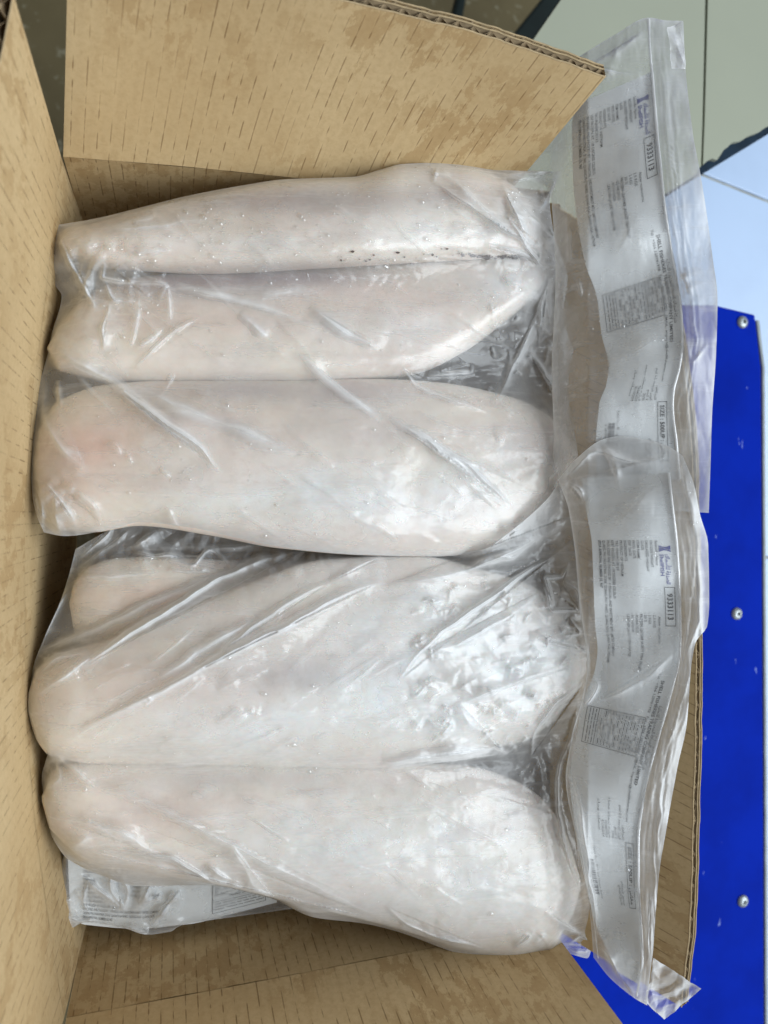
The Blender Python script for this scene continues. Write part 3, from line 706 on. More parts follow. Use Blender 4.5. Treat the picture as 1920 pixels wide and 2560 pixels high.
crA = [
    (Z(3, (450, 770), (700, 950), (860, 1070), (960, 1190)), 2.2 * mm, 9), (Z(3, (560, 800), (850, 930), (1050, 1000), (1280, 1100)), 1.8 * mm, 14, 0.9),
    (Z(3, (240, 650), (380, 730), (500, 790), (640, 880)), 1.8 * mm, 10, 0.8),
    (Z(3, (1280, 650), (1420, 790), (1659, 960)), 1.6 * mm, 9), (Z(4, (0, 930), (200, 1050), (410, 1210)), 1.6 * mm, 8), (Z(4, (100, 980), (330, 1120), (560, 1330)), 1.5 * mm, 8),
    (Z(3, (1340, 460), (1500, 580), (1659, 650)), 1.3 * mm, 12, 0.8), (Z(3, (1030, 490), (1160, 600)), 1.0 * mm, 9),
    (Z(3, (730, 370), (1000, 430), (1300, 520)), 2.0 * mm, 9, 0.8), (Z(3, (1000, 440), (1300, 390), (1420, 400)), 1.0 * mm, 10),
    (Z(3, (450, 265), (440, 340), (580, 355), (720, 370), (680, 450)), 3.2 * mm, 6), (Z(3, (470, 450), (450, 540), (440, 650)), 2.4 * mm, 6), (Z(3, (600, 420), (585, 540), (570, 640)), 2.0 * mm, 6),
    (Z(3, (880, 510), (740, 570), (570, 740)), 2.0 * mm, 7), (Z(3, (710, 550), (590, 640)), 1.6 * mm, 6), (Z(3, (730, 380), (740, 540)), 1.6 * mm, 6),
    (Z(3, (240, 110), (330, 330), (430, 480)), 3.0 * mm, 6), (Z(3, (400, 300), (370, 370), (410, 480)), 3.0 * mm, 5), (Z(3, (440, 340), (500, 430), (590, 430)), 2.6 * mm, 5),
    (Z(3, (300, 260), (330, 200), (470, 180)), 1.8 * mm, 8), (Z(3, (540, 215), (740, 220)), 1.2 * mm, 8),
    (Z(3, (190, 760), (190, 900), (220, 1000), (290, 1100), (380, 1180)), 2.2 * mm, 8), (Z(3, (250, 780), (260, 900)), 2.0 * mm, 7), (Z(3, (340, 100), (460, 60), (640, 20), (760, 10)), 1.4 * mm, 8),
    (Z(3, (480, 110), (650, 70), (670, 30)), 1.4 * mm, 6), (Z(3, (390, 130), (560, 120), (870, 90)), 1.2 * mm, 7),
    (Z(2, (215, 790), (400, 910), (620, 1050), (700, 1100)), 3.4 * mm, 6), (Z(2, (510, 800), (560, 900), (630, 1070)), 3.2 * mm, 6), (Z(2, (510, 800), (530, 760), (640, 745), (760, 735)), 2.8 * mm, 5),
    (Z(2, (560, 850), (640, 950), (700, 1000)), 2.4 * mm, 5), (Z(2, (250, 730), (400, 870), (530, 1000)), 2.6 * mm, 8), (Z(2, (760, 740), (700, 860), (660, 930)), 2.6 * mm, 6),
    (Z(2, (215, 790), (230, 720)), 2.0 * mm, 6), (Z(2, (640, 1070), (720, 1030), (690, 1000)), 2.4 * mm, 5),
    (Z(4, (760, 280), (700, 400), (620, 600), (540, 760), (460, 920)), 3.4 * mm, 12, 1.0), (Z(4, (710, 340), (675, 500), (665, 650)), 2.8 * mm, 5), (Z(4, (775, 310), (775, 640), (770, 760), (850, 810)), 3.2 * mm, 5),
    (Z(4, (380, 700), (370, 740), (180, 760)), 2.4 * mm, 5), (Z(4, (80, 720), (140, 800), (300, 870), (460, 920)), 2.4 * mm, 6), (Z(4, (620, 640), (690, 740), (760, 890)), 2.8 * mm, 6),
    (Z(4, (770, 890), (860, 850), (950, 790)), 2.2 * mm, 5), (Z(4, (640, 650), (760, 610), (850, 560)), 1.6 * mm, 6), (Z(4, (700, 290), (560, 220), (430, 190)), 1.8 * mm, 7),
    (Z(4, (520, 60), (600, 170), (690, 290), (760, 270)), 2.8 * mm, 6), (Z(4, (840, 940), (860, 1060)), 2.0 * mm, 5),
    (Z(5, (140, 20), (180, 110), (190, 220)), 2.4 * mm, 6), (Z(5, (190, 10), (300, 130), (330, 200)), 2.6 * mm, 7), (Z(5, (260, 20), (400, 110), (440, 190)), 2.0 * mm, 7), (Z(5, (230, 60), (260, 220)), 2.2 * mm, 6),
]
for i in range(34):      # small tension wrinkles around the gathered right end
    r = RNG; x = 1060 + r.rand() * 160; y = 400 + r.rand() * 560; a = r.rand() * 3.1; L = 14 + r.rand() * 40
    crA.append((K((x, y), (x + L * math.cos(a) * .5 + r.randn() * 3, y + L * math.sin(a) * .5 + r.randn() * 3), (x + L * math.cos(a), y + L * math.sin(a))), (0.6 + r.rand()) * mm, 4 + 4 * r.rand(), 0.35))
for i in range(10):
    r = RNG; x = 110 + r.rand() * 330; y = 500 + r.rand() * 620; a = r.rand() * 1.2; L = 16 + r.rand() * 60
    crA.append((K((x, y), (x + L * math.cos(a), y + L * math.sin(a))), (0.4 + 0.7 * r.rand()) * mm, 4 + 5 * r.rand(), 0.3))
for i in range(90):
    r = RNG; x = 120 + r.rand() * 980; y = 420 + r.rand() * 740; a = 0.52 + r.randn() * 0.16; L = 50 + r.rand() * 150
    crA.append((K((x, y), (x + L * .5 * math.cos(a), y + L * .5 * math.sin(a) + r.randn() * 2), (x + L * math.cos(a), y + L * math.sin(a))), (0.15 + 0.4 * r.rand() ** 2) * mm, 3 + 4 * r.rand(), 0.30 * r.rand()))
cuA = [(210, 590, 110, 70, 0.0072, 58), (115, 1100, 70, 60, 0.0065, 50), (1150, 430, 70, 90, 0.0045, 80), (1160, 700, 90, 160, 0.0045, 100), (240, 1130, 150, 18, 0.0015, 45), (130, 700, 40, 60, 0.003, 60)]
crA = [(c[0], c[1] * 1.15, c[2], 1.3) if i < 9 else c for i, c in enumerate(crA)]  # first folds: stronger painted ridge highlight
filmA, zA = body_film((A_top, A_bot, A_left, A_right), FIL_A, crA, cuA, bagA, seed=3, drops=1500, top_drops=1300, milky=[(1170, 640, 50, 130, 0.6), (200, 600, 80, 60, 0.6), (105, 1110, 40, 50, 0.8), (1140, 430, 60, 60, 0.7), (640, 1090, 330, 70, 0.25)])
V_, F_ = ragged_flecks()
o = mesh_obj('dark_flecks', V_, F_, M_DARKFLECK, [x for x in bpy.data.objects if x.name.startswith('fish_fillet')][0], smooth=False); o['kind'] = 'stuff'

# ---- lower bag
bagB = thing('plastic_bag', 'lower clear plastic bag of frosted fillets lying nearest the photo bottom', 'plastic bag', group='bags of frozen fish')
B_top = K((163, 1186, -0.022), (235, 1146, -0.020), (320, 1116, -0.018), (500, 1140, -0.016), (700, 1168, -0.012), (850, 1184, -0.006), (950, 1198, 0.006), (1040, 1188, 0.024), (1100, 1150, 0.029), (1180, 1080, 0.031), (1215, 1030, 0.031))
B_bot = K((160, 1864, -0.016), (200, 1884, -0.014), (300, 1914, -0.012), (440, 1912, -0.010), (580, 1939, -0.008), (680, 1982, -0.004), (780, 1994, -0.001), (860, 2013, 0.002), (1000, 2062, 0.006), (1100, 2078, 0.008), (1185, 2080, 0.010), (1215, 2058, 0.011), (1268, 2070, 0.012), (1280, 2040, 0.014))
B_left = K((163, 1186, -0.022), (148, 1245, -0.022), (128, 1305, -0.020), (98, 1372, -0.016), (70, 1450, -0.013), (60, 1540, -0.012), (80, 1598, -0.012), (102, 1626, -0.013), (90, 1680, -0.014), (96, 1740, -0.014), (110, 1800, -0.015), (138, 1848, -0.016), (160, 1864, -0.016))
B_right = K((1215, 1030, 0.031), (1230, 1090, 0.026), (1248, 1200, 0.022), (1256, 1300, 0.020), (1275, 1440, 0.018), (1270, 1500, 0.018), (1250, 1580, 0.020), (1236, 1680, 0.022), (1252, 1790, 0.022), (1270, 1890, 0.020), (1284, 1980, 0.018), (1280, 2040, 0.014))
crB = [
    (Z(5, (150, 750), (460, 620), (700, 510), (950, 400)), 2.0 * mm, 9), (Z(5, (330, 820), (520, 690), (700, 580), (1000, 400), (1200, 330), (1330, 290)), 4.0 * mm, 10, 0.9),
    (Z(5, (310, 1090), (700, 910), (1000, 740), (1250, 620), (1480, 500), (1659, 430)), 3.4 * mm, 10, 0.9), (Z(5, (880, 790), (1200, 560), (1480, 410)), 2.2 * mm, 8), (Z(5, (680, 860), (900, 710), (1100, 600)), 1.8 * mm, 9),
    (Z(5, (160, 930), (330, 810), (460, 720)), 2.0 * mm, 9), (Z(5, (1659, 330), (1540, 380), (1430, 440)), 2.0 * mm, 9), (Z(5, (340, 420), (540, 410), (700, 405)), 1.8 * mm, 7),
    (Z(5, (560, 690), (800, 560), (1060, 450)), 1.6 * mm, 12), (Z(5, (140, 780), (170, 700), (240, 560), (310, 440)), 2.0 * mm, 8), (Z(5, (150, 850), (250, 770), (380, 740)), 1.8 * mm, 8),
    (Z(5, (720, 350), (820, 370), (900, 300), (940, 320), (1000, 380)), 3.0 * mm, 5), (Z(5, (560, 290), (640, 250), (690, 210)), 3.0 * mm, 5), (Z(5, (560, 350), (600, 310), (700, 330), (870, 330)), 2.8 * mm, 5), (Z(5, (500, 170), (440, 260), (340, 340)), 3.0 * mm, 7),
    (Z(5, (600, 180), (480, 280), (340, 380)), 2.6 * mm, 7), (Z(5, (720, 380), (800, 390), (950, 390)), 2.4 * mm, 5), (Z(5, (820, 300), (1000, 290), (1180, 280)), 2.0 * mm, 6),
    (Z(6, (820, 150), (700, 230), (520, 320), (360, 390), (0, 460)), 4.0 * mm, 8, 0.9), (Z(6, (830, 250), (740, 320), (640, 380), (490, 490), (300, 620), (140, 760), (60, 870)), 3.6 * mm, 6, 0.7), (Z(6, (680, 480), (600, 540), (470, 620), (330, 700), (180, 740)), 2.8 * mm, 6, 0.7),
    (Z(6, (800, 810), (640, 850), (430, 930), (340, 960)), 2.8 * mm, 7, 0.8), (Z(6, (870, 870), (760, 950), (680, 1040), (640, 1120), (625, 1210)), 3.0 * mm, 6), (Z(6, (430, 1070), (480, 1140), (530, 1190)), 2.6 * mm, 6, 0.6), (Z(6, (0, 1215), (300, 1185), (500, 1150)), 3.0 * mm, 9, 0.9),
    (Z(6, (840, 950), (820, 1050), (790, 1150), (770, 1210)), 2.4 * mm, 6), (Z(6, (360, 390), (480, 330), (540, 340), (600, 300)), 2.2 * mm, 7), (Z(6, (460, 290), (500, 240), (620, 190)), 1.8 * mm, 8), (Z(6, (580, 180), (660, 100), (760, 60)), 2.2 * mm, 7),
    (Z(6, (320, 960), (380, 1060), (450, 1100)), 2.4 * mm, 7, 0.6), (Z(6, (800, 350), (760, 420), (700, 420), (740, 570)), 2.6 * mm, 5), (Z(6, (770, 440), (830, 480), (850, 570)), 2.6 * mm, 5), (Z(6, (690, 450), (730, 560), (820, 560), (860, 580)), 2.8 * mm, 5), (Z(6, (800, 590), (840, 660), (770, 680)), 2.4 * mm, 5),
    (Z(6, (830, 700), (870, 740), (820, 690)), 2.2 * mm, 5), (Z(6, (660, 650), (760, 720), (870, 740)), 2.2 * mm, 6),
    (Z(7, (180, 190), (430, 190), (740, 310), (1000, 440), (1300, 590), (1500, 690), (1650, 755)), 2.8 * mm, 9), (Z(7, (220, 310), (480, 370), (700, 490)), 2.2 * mm, 9), (Z(7, (340, 450), (680, 485), (1000, 640), (1080, 665), (1250, 710), (1600, 750)), 3.2 * mm, 7, 0.9), (Z(7, (880, 520), (1050, 620)), 2.6 * mm, 9),
    (Z(7, (190, 110), (240, 60), (300, 90), (420, 190)), 2.0 * mm, 8), (Z(7, (1000, 430), (1090, 600), (1200, 690)), 2.0 * mm, 10), (Z(7, (190, 200), (260, 130), (240, 60)), 2.0 * mm, 7), (Z(7, (280, 470), (420, 400), (600, 400)), 1.8 * mm, 9),
    (Z(8, (790, 0), (750, 170), (760, 350), (820, 560), (850, 640)), 3.0 * mm, 5), (Z(8, (700, 720), (800, 790), (860, 820), (910, 860)), 2.4 * mm, 6), (Z(8, (800, 860), (850, 830), (900, 860)), 2.4 * mm, 5), (Z(8, (800, 880), (870, 900), (910, 880)), 2.2 * mm, 5),
    (Z(8, (0, 110), (140, 60), (380, 30), (520, 40)), 2.6 * mm, 10, 0.8), (Z(8, (0, 700), (100, 780), (250, 840), (460, 890)), 2.2 * mm, 9), (Z(8, (560, 880), (620, 840), (650, 800)), 1.6 * mm, 6), (Z(8, (640, 870), (700, 820)), 1.4 * mm, 6),
]
for i in range(75):
    r = RNG; x = 880 + r.rand() * 340; y = 1270 + r.rand() * 340; a = -0.6 + r.randn() * 0.8; L = 12 + r.rand() * 38
    crB.append((K((x, y), (x + L * math.cos(a) * .5 + r.randn() * 4, y + L * math.sin(a) * .5 + r.randn() * 4), (x + L * math.cos(a), y + L * math.sin(a))), (0.6 + 1.0 * r.rand()) * mm, 2.6 + 2.6 * r.rand(), 0.45))
for i in range(8):
    r = RNG; x = 120 + r.rand() * 600; y = 1420 + r.rand() * 440; a = -0.5 + r.randn() * 0.25; L = 20 + r.rand() * 70
    crB.append((K((x, y), (x + L * math.cos(a), y + L * math.sin(a))), (0.4 + 0.6 * r.rand()) * mm, 4 + 6 * r.rand(), 0.25))
for i in range(100):
    r = RNG; x = 110 + r.rand() * 960; y = 1330 + r.rand() * 640; a = (-0.50 if y < 1650 else 0.40) + r.randn() * 0.14; L = 50 + r.rand() * 170
    crB.append((K((x, y), (x + L * .5 * math.cos(a), y + L * .5 * math.sin(a) + r.randn() * 2), (x + L * math.cos(a), y + L * math.sin(a))), (0.15 + 0.4 * r.rand() ** 2) * mm, 3 + 4 * r.rand(), 0.30 * r.rand()))
cuB = [(380, 1170, 170, 44, 0.0095, 60), (600, 1212, 120, 28, 0.0065, 50), (1180, 1310, 90, 110, 0.0050, 70), (1080, 1420, 160, 120, 0.0030, 95), (1140, 1130, 90, 50, 0.0040, 80), (1170, 1680, 60, 60, 0.0028, 60), (1230, 2030, 60, 40, 0.0040, 50), (820, 2000, 200, 24, 0.002, 50)]
crB = [(c[0], c[1] * 1.25, c[2], 1.5) if i < 5 else c for i, c in enumerate(crB)]  # main folds get more of the painted crease highlight
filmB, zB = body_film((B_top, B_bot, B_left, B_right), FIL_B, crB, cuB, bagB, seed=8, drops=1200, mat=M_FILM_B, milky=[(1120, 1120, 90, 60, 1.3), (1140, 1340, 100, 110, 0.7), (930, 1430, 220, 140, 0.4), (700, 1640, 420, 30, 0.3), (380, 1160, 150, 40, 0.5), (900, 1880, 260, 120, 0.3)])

# ---- headers: flat welded ends of the bags with the paper label inside
def HZ(x): return np.interp(x, [1110, 1190, 1225, 1270, 1380, 1500, 1570], [0.012, 0.022, 0.033, 0.043, 0.056, 0.068, 0.073])
def head_z_A(x, y):
    x = np.asarray(x, float) / KS; y = np.asarray(y, float) / KS
    return HZ(x) + 0.0022 * np.sin((y + 0.6 * x) / 62.0) * np.clip((y - 150) / 300, 0.3, 1) + fbm(x / 120, y / 90, 21, 2) * 0.0035
def head_z_B(x, y):
    x = np.asarray(x, float) / KS; y = np.asarray(y, float) / KS
    return 0.001 + HZ(x) + 0.0024 * np.sin((y + 0.9 * x) / 75.0 + 1.0) + fbm(x / 110, y / 110, 27, 2) * 0.0035 + 0.006 * np.exp(-((y - 1060) / 120) ** 2)
def header(edges, zf, bag, crease_list, seed, seam=None, milky=(), step=3.0, crumples=(), front=0.0008, drops=300, fine=0.00035):
    top, bot, left, right = edges
    ns = int(max(np.hypot(*(np.array(e)[-1] - np.array(e)[0])) for e in (top, bot)) / step); nt = int(max(np.hypot(*(np.array(e)[-1] - np.array(e)[0])) for e in (left, right)) / step)
    G = coons(top, bot, left, right, ns, nt); X, Y = G[..., 0], G[..., 1]
    z = zf(X, Y) + front; haze = np.zeros(X.shape)
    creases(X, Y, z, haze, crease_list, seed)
    for (cx, cy, rx, ry, amt, lam) in crumples:
        z += dent(X, Y, cx, cy, rx, ry) * amt * (crumple(X, Y, lam, int(cx)) + 0.5)
    z += np.abs(fbm(X / 30, Y / 90, seed, 3)) * fine * 3 + np.clip(crumple(X, Y, 130, seed + 9, 4), 0, 1) * fine * 2
    s = np.linspace(0, 1, ns)[:, None]; t = np.linspace(0, 1, nt)[None]
    edge = np.minimum(np.minimum(s, 1 - s) * ns, np.minimum(t, 1 - t) * nt); haze += 1.4 * np.exp(-edge / 2.2) - 0.3 * np.clip(1 - s / 0.35, 0, 1)
    if seam is not None:
        sy = np.array(seam); haze += 0.8 * np.clip((X - np.interp(Y, sy[:, 1], sy[:, 0])) / 6, 0, 1) * (0.6 + 0.8 * vnoise(X / 9, Y / 120, seed))
    for (cx, cy, rx, ry, amt) in milky: haze += amt * dent(X, Y, cx, cy, rx, ry)
    V = P(X, Y, z)
    mesh_obj('header_film', V.reshape(-1, 3), grid_faces(ns, nt), M_FILM_HEAD, bag, attrs={'haze': haze})
    q = 3; Gc = G[::q, ::q]; a, b = Gc.shape[:2]
    zb_ = zf(Gc[..., 0], Gc[..., 1]) - 0.0012 - 0.002 * np.abs(crumple(Gc[..., 0], Gc[..., 1], 160, seed + 3, 3))
    mesh_obj('header_back_film', P(Gc[..., 0], Gc[..., 1], zb_).reshape(-1, 3), grid_faces(a, b, True), M_FILM_HEAD, bag, attrs={'haze': np.zeros(a * b)})
    add_drops(V, drops, bag, seed)
def tube(name, pts, zf, rad, mat, bag, n=160, lift=0.001):
    a = resample(pts, n); z = zf(a[:, 0], a[:, 1]) + lift
    c = P(a[:, 0], a[:, 1], z); tg = np.gradient(c, axis=0); tg /= np.linalg.norm(tg, axis=1)[:, None]
    sd = np.cross(tg, (0, 0, 1.0)); sd /= np.linalg.norm(sd, axis=1)[:, None]; upv = np.cross(sd, tg)
    rr = rad * (0.75 + 0.5 * vnoise(np.arange(n) / 6.0, np.zeros(n), 3))
    V = np.stack([c + rr[:, None] * (math.cos(q) * sd + 0.7 * math.sin(q) * upv) for q in np.linspace(0, 2 * math.pi, 7)], 1)
    return mesh_obj(name, V.reshape(-1, 3), grid_faces(n, 7), mat, bag, attrs={'haze': np.full(n * 7, 0.6)})

HA_top = K((1226, 138), (1330, 74), (1402, 38), (1440, 44), (1476, 45))
HA_left = K((1226, 138), (1150, 260), (1128, 360), (1190, 420), (1200, 600), (1192, 800), (1196, 950), (1180, 1060))
HA_right = K((1476, 45), (1481, 150), (1497, 290), (1512, 370), (1525, 450), (1540, 560), (1550, 645), (1547, 760), (1538, 900), (1535, 1000), (1531, 1108))
HA_bot = K((1180, 1060), (1300, 1080), (1420, 1100), (1531, 1108))
seamA = [(1622, 48), (1624, 110), (1632, 200), (1641, 308), (1652, 417), (1663, 525), (1680, 634), (1689, 683), (1704, 792), (1706, 857), (1699, 915), (1684, 976), (1682, 1009), (1691, 1107), (1700, 1200)]
def off(pts, d): return [(x + d, y) for x, y in pts]
crHA = [(off(seamA, 14), 0.5 * mm, 3.5, 0.3), (off(seamA, 24), 0.5 * mm, 3.5, 0.3), (off(seamA, 34), 0.5 * mm, 3.5, 0.2), (off(seamA, 46), 0.4 * mm, 4, 0.2),
        (Z(2, (1240, 120), (1300, 300)), 1.2 * mm, 8, 1.0), (Z(2, (860, 300), (1000, 230), (1150, 120)), 1.2 * mm, 10, 0.7), (Z(2, (900, 280), (1000, 320), (1140, 330)), 1.2 * mm, 12, 0.7),
        (Z(4, (790, 60), (800, 260), (900, 270)), 1.4 * mm, 6, 0.5), (Z(4, (840, 330), (860, 440)), 1.0 * mm, 6, 0.4), (Z(2, (1100, 920), (1060, 1000), (980, 1140)), 1.4 * mm, 16, 0.2),
        (Z(4, (1190, 590), (1120, 640), (960, 720)), 1.4 * mm, 16, 0.2), (Z(4, (1300, 560), (1330, 700), (1400, 620)), 1.0 * mm, 7, 0.5), (Z(4, (1280, 300), (1330, 420)), 1.0 * mm, 8, 0.5)]
header((HA_top, HA_bot, HA_left, HA_right), head_z_A, bagA, crHA, 41, drops=420, seam=seamA, milky=[(1300, 90, 120, 50, 0.9)])
tube('seal_seam', seamA, head_z_A, 0.0007, M_SEAM, bagA)
# small glossy tab at the top corner
def patch(name, quad, z4, bag, crum, seed, mat=None, n=46):
    q = np.array(quad); s = np.linspace(0, 1, n)[:, None, None]; t = np.linspace(0, 1, n)[None, :, None]
    C = np.concatenate([q, np.array(z4)[:, None]], 1)
    G = (1 - s) * (1 - t) * C[0] + s * (1 - t) * C[1] + s * t * C[2] + (1 - s) * t * C[3]
    x, y = G[..., 0], G[..., 1]; z = G[..., 2] + crumple(x, y, 60, seed) * crum
    e = np.minimum(np.minimum(s, 1 - s), np.minimum(t, 1 - t))[..., 0]
    x = x + fbm(x / 40, y / 40, seed) * 14; y = y + fbm(x / 40, y / 40, seed + 2) * 14
    return mesh_obj(name, P(x, y, z).reshape(-1, 3), grid_faces(n, n), mat or M_FILM_HEAD, bag, attrs={'haze': 0.6 + 2.0 * np.exp(-e * n / 2)})
patch('corner_tab', [(1668, 66), (1700, 52), (1712, 172), (1678, 172)], [0.067, 0.069, 0.069, 0.067], bagA, 0.002, 4)

HB_top = K((1205, 1036), (1250, 986), (1300, 950), (1340, 942), (1390, 948), (1440, 962), (1475, 985))
HB_left = K((1205, 1036), (1228, 1100), (1244, 1200), (1252, 1300), (1268, 1440), (1262, 1500), (1240, 1580), (1222, 1680), (1240, 1790), (1262, 1890), (1276, 1990), (1282, 2068))
HB_right = K((1475, 985), (1500, 1050), (1512, 1110), (1530, 1180), (1532, 1300), (1528, 1350), (1502, 1390), (1492, 1450), (1484, 1560), (1465, 1650), (1450, 1730), (1438, 1800), (1426, 1870), (1418, 1950), (1411, 2050), (1405, 2100), (1398, 2172))
HB_bot = K((1282, 2068), (1318, 2113), (1370, 2156), (1398, 2172))
seamB = [(1672, 1182), (1682, 1270), (1692, 1364), (1698, 1468), (1701, 1565), (1700, 1630), (1685, 1705), (1658, 1803), (1630, 1904), (1610, 1990), (1596, 2100), (1596, 2200), (1604, 2330), (1606, 2390), (1592, 2490)]
crHB = [(off(seamB, 12), 0.5 * mm, 3.5, 0.3), (off(seamB, 21), 0.5 * mm, 3.5, 0.3), (off(seamB, 30), 0.5 * mm, 3.5, 0.2), (off(seamB, 40), 0.5 * mm, 4, 0.2), (off(seamB, 50), 0.5 * mm, 5, 0.2),
        (Z(6, (1190, 10), (1010, 190), (940, 280)), 1.2 * mm, 12, 0.15), (Z(6, (1270, 740), (1060, 900), (900, 960)), 2.0 * mm, 14, 0.4), (Z(6, (880, 850), (920, 880), (860, 990)), 1.8 * mm, 6, 0.5),
        (Z(8, (790, 100), (850, 280), (880, 520), (910, 740), (920, 850)), 2.4 * mm, 5, 0.9), (Z(8, (930, 860), (1010, 980), (1080, 1090)), 1.8 * mm, 9, 0.7), (Z(8, (1240, 0), (1200, 200), (1180, 500)), 1.2 * mm, 12, 0.6), (Z(8, (1150, 560), (1140, 800), (1150, 950)), 1.4 * mm, 10, 0.7),
        (K((1215, 1040), (1290, 975), (1380, 1000), (1440, 985)), 2.0 * mm, 10, 0.6), (K((1300, 960), (1330, 1000), (1340, 1060)), 1.6 * mm, 9, 0.5), (K((1470, 1000), (1490, 1080), (1500, 1160)), 1.5 * mm, 9, 0.7), (K((1505, 1200), (1510, 1330), (1480, 1420)), 1.5 * mm, 9, 0.7),
        (K((1225, 1040), (1255, 1060), (1262, 1090)), 2.2 * mm, 7, 0.7)]
header((HB_top, HB_bot, HB_left, HB_right), head_z_B, bagB, crHB, 61, crumples=[(1240, 1060, 40, 40, 0.003, 50)], drops=380, seam=seamB, milky=[(1300, 985, 120, 50, 1.2), (1240, 1070, 40, 60, 0.9)])
tube('seal_seam', seamB, head_z_B, 0.0007, M_SEAM, bagB)
tube('film_edge', K((1228, 1090), (1244, 1200), (1252, 1300), (1270, 1440), (1258, 1510), (1236, 1590), (1224, 1690), (1245, 1800), (1268, 1900), (1284, 2000), (1292, 2070)), lambda x, y: head_z_B(x, y) * 0 + 0.024, 0.00028, M_SEAM, bagB)
zt_ = float(head_z_B(np.array([1610.0]), np.array([2450.0]))[0])
patch('corner_tab', [(1634, 2396), (1754, 2471), (1660, 2550), (1612, 2505)], [zt_ + 0.002, 0.070, 0.060, zt_], bagB, 0.004, 9)

# ---- third bag, mostly hidden underneath
bagC = thing('plastic_bag', 'crumpled corner of a bag beneath the lower bag at the bottom left', 'plastic bag', group='bags of frozen fish')
C_top = K((152, 1800, -0.040), (260, 1830, -0.036), (400, 1860, -0.034), (620, 1900, -0.032))
C_bot = K((132, 2024, -0.052), (150, 2010, -0.050), (185, 1992, -0.046), (265, 2004, -0.043), (318, 2019, -0.041), (370, 2012, -0.041), (390, 1998, -0.041), (480, 1984, -0.041), (640, 1962, -0.040))
C_left = K((152, 1800, -0.040), (126, 1890, -0.042), (115, 1955, -0.046), (118, 1990, -0.048), (132, 2024, -0.052))
C_right = K((620, 1900, -0.032), (640, 1962, -0.040))
class Flat:                                       # the paper the film lies on
    def top_z(s, x, y): return np.where((x > 165) & (y < 2330), lab_z_C(x, y), -1)
def lab_z_C(x, y):
    x = np.asarray(x, float); y = np.asarray(y, float)
    return -0.036 - 0.010 * np.clip((y - 2130) / 190, 0, 1) + 0.0015 * np.sin(x / 60.0)
crC = [(Z(7, (470, 540), (480, 620), (540, 710)), 4 * mm, 5, 1.2), (Z(7, (510, 550), (550, 640), (520, 720)), 4 * mm, 5, 1.2), (Z(7, (655, 590), (630, 650), (600, 690)), 4 * mm, 5, 1.2), (Z(7, (600, 690), (670, 670), (700, 640)), 3 * mm, 5, 1.0),
       (Z(7, (780, 620), (720, 710), (660, 790)), 4.5 * mm, 6, 1.5), (Z(7, (340, 550), (440, 640), (540, 720)), 3 * mm, 7, 0.8), (Z(7, (350, 540), (600, 550), (900, 620)), 2.5 * mm, 9, 0.6), (Z(7, (380, 580), (360, 680), (400, 740)), 2.5 * mm, 7, 0.5),
       (Z(7, (260, 700), (290, 760), (280, 850)), 4 * mm, 6, 1.0), (Z(7, (280, 740), (330, 760), (440, 770)), 3 * mm, 6, 0.8), (Z(7, (240, 690), (320, 670)), 2 * mm, 7, 0.6), (Z(7, (530, 790), (590, 800), (640, 815)), 2 * mm, 5, 1.2)]
body_film((C_top, C_bot, C_left, C_right), [Flat()], crC, [(320, 1950, 110, 44, 0.0085, 80), (150, 1960, 44, 64, 0.0085, 60)], bagC, seed=15, drops=120, milky=[(300, 1890, 200, 30, 0.4), (140, 1960, 30, 60, 0.4)])

# ------------------------------------------------------------------ labels
def ar_shape(txt):
    forms = {}
    for cp in range(0xFE80, 0xFEFD):
        d = unicodedata.decomposition(chr(cp)).split()
        if len(d) == 2: forms.setdefault(d[1], {})[d[0]] = chr(cp)
    out = []; tx = list(txt)
    joins_next = lambda c: 'initial' in [k.strip('<>') for k in forms.get('%04X' % ord(c), {})]
    for i, c in enumerate(tx):
        f = {k.strip('<>'): v for k, v in forms.get('%04X' % ord(c), {}).items()}
        if not f: out.append(c); continue
        prev = i > 0 and joins_next(tx[i - 1]); nxt = i + 1 < len(tx) and ('%04X' % ord(tx[i + 1])) in forms and 'initial' in f
        k = 'medial' if prev and nxt else 'final' if prev else 'initial' if nxt else 'isolated'
        out.append(f.get(k, f.get('isolated', c)))
    return ''.join(out[::-1])
TXT_CACHE = {}
def text_mesh(s, bold):
    key = (s, bold)
    if key in TXT_CACHE: return TXT_CACHE[key]
    cu = bpy.data.curves.new('t', 'FONT'); cu.body = s; cu.resolution_u = 2; cu.offset = 0.018 if bold else 0.004
    ob = bpy.data.objects.new('t', cu); COL.objects.link(ob)
    dg = bpy.context.evaluated_depsgraph_get(); me = bpy.data.meshes.new_from_object(ob.evaluated_get(dg))
    v = np.array([tuple(p.co)[:2] for p in me.vertices]).reshape(-1, 2); f = [tuple(p.vertices) for p in me.polygons]
    COL.objects.unlink(ob); bpy.data.objects.remove(ob); bpy.data.curves.remove(cu); bpy.data.meshes.remove(me)
    TXT_CACHE[key] = (v, f); return TXT_CACHE[key]
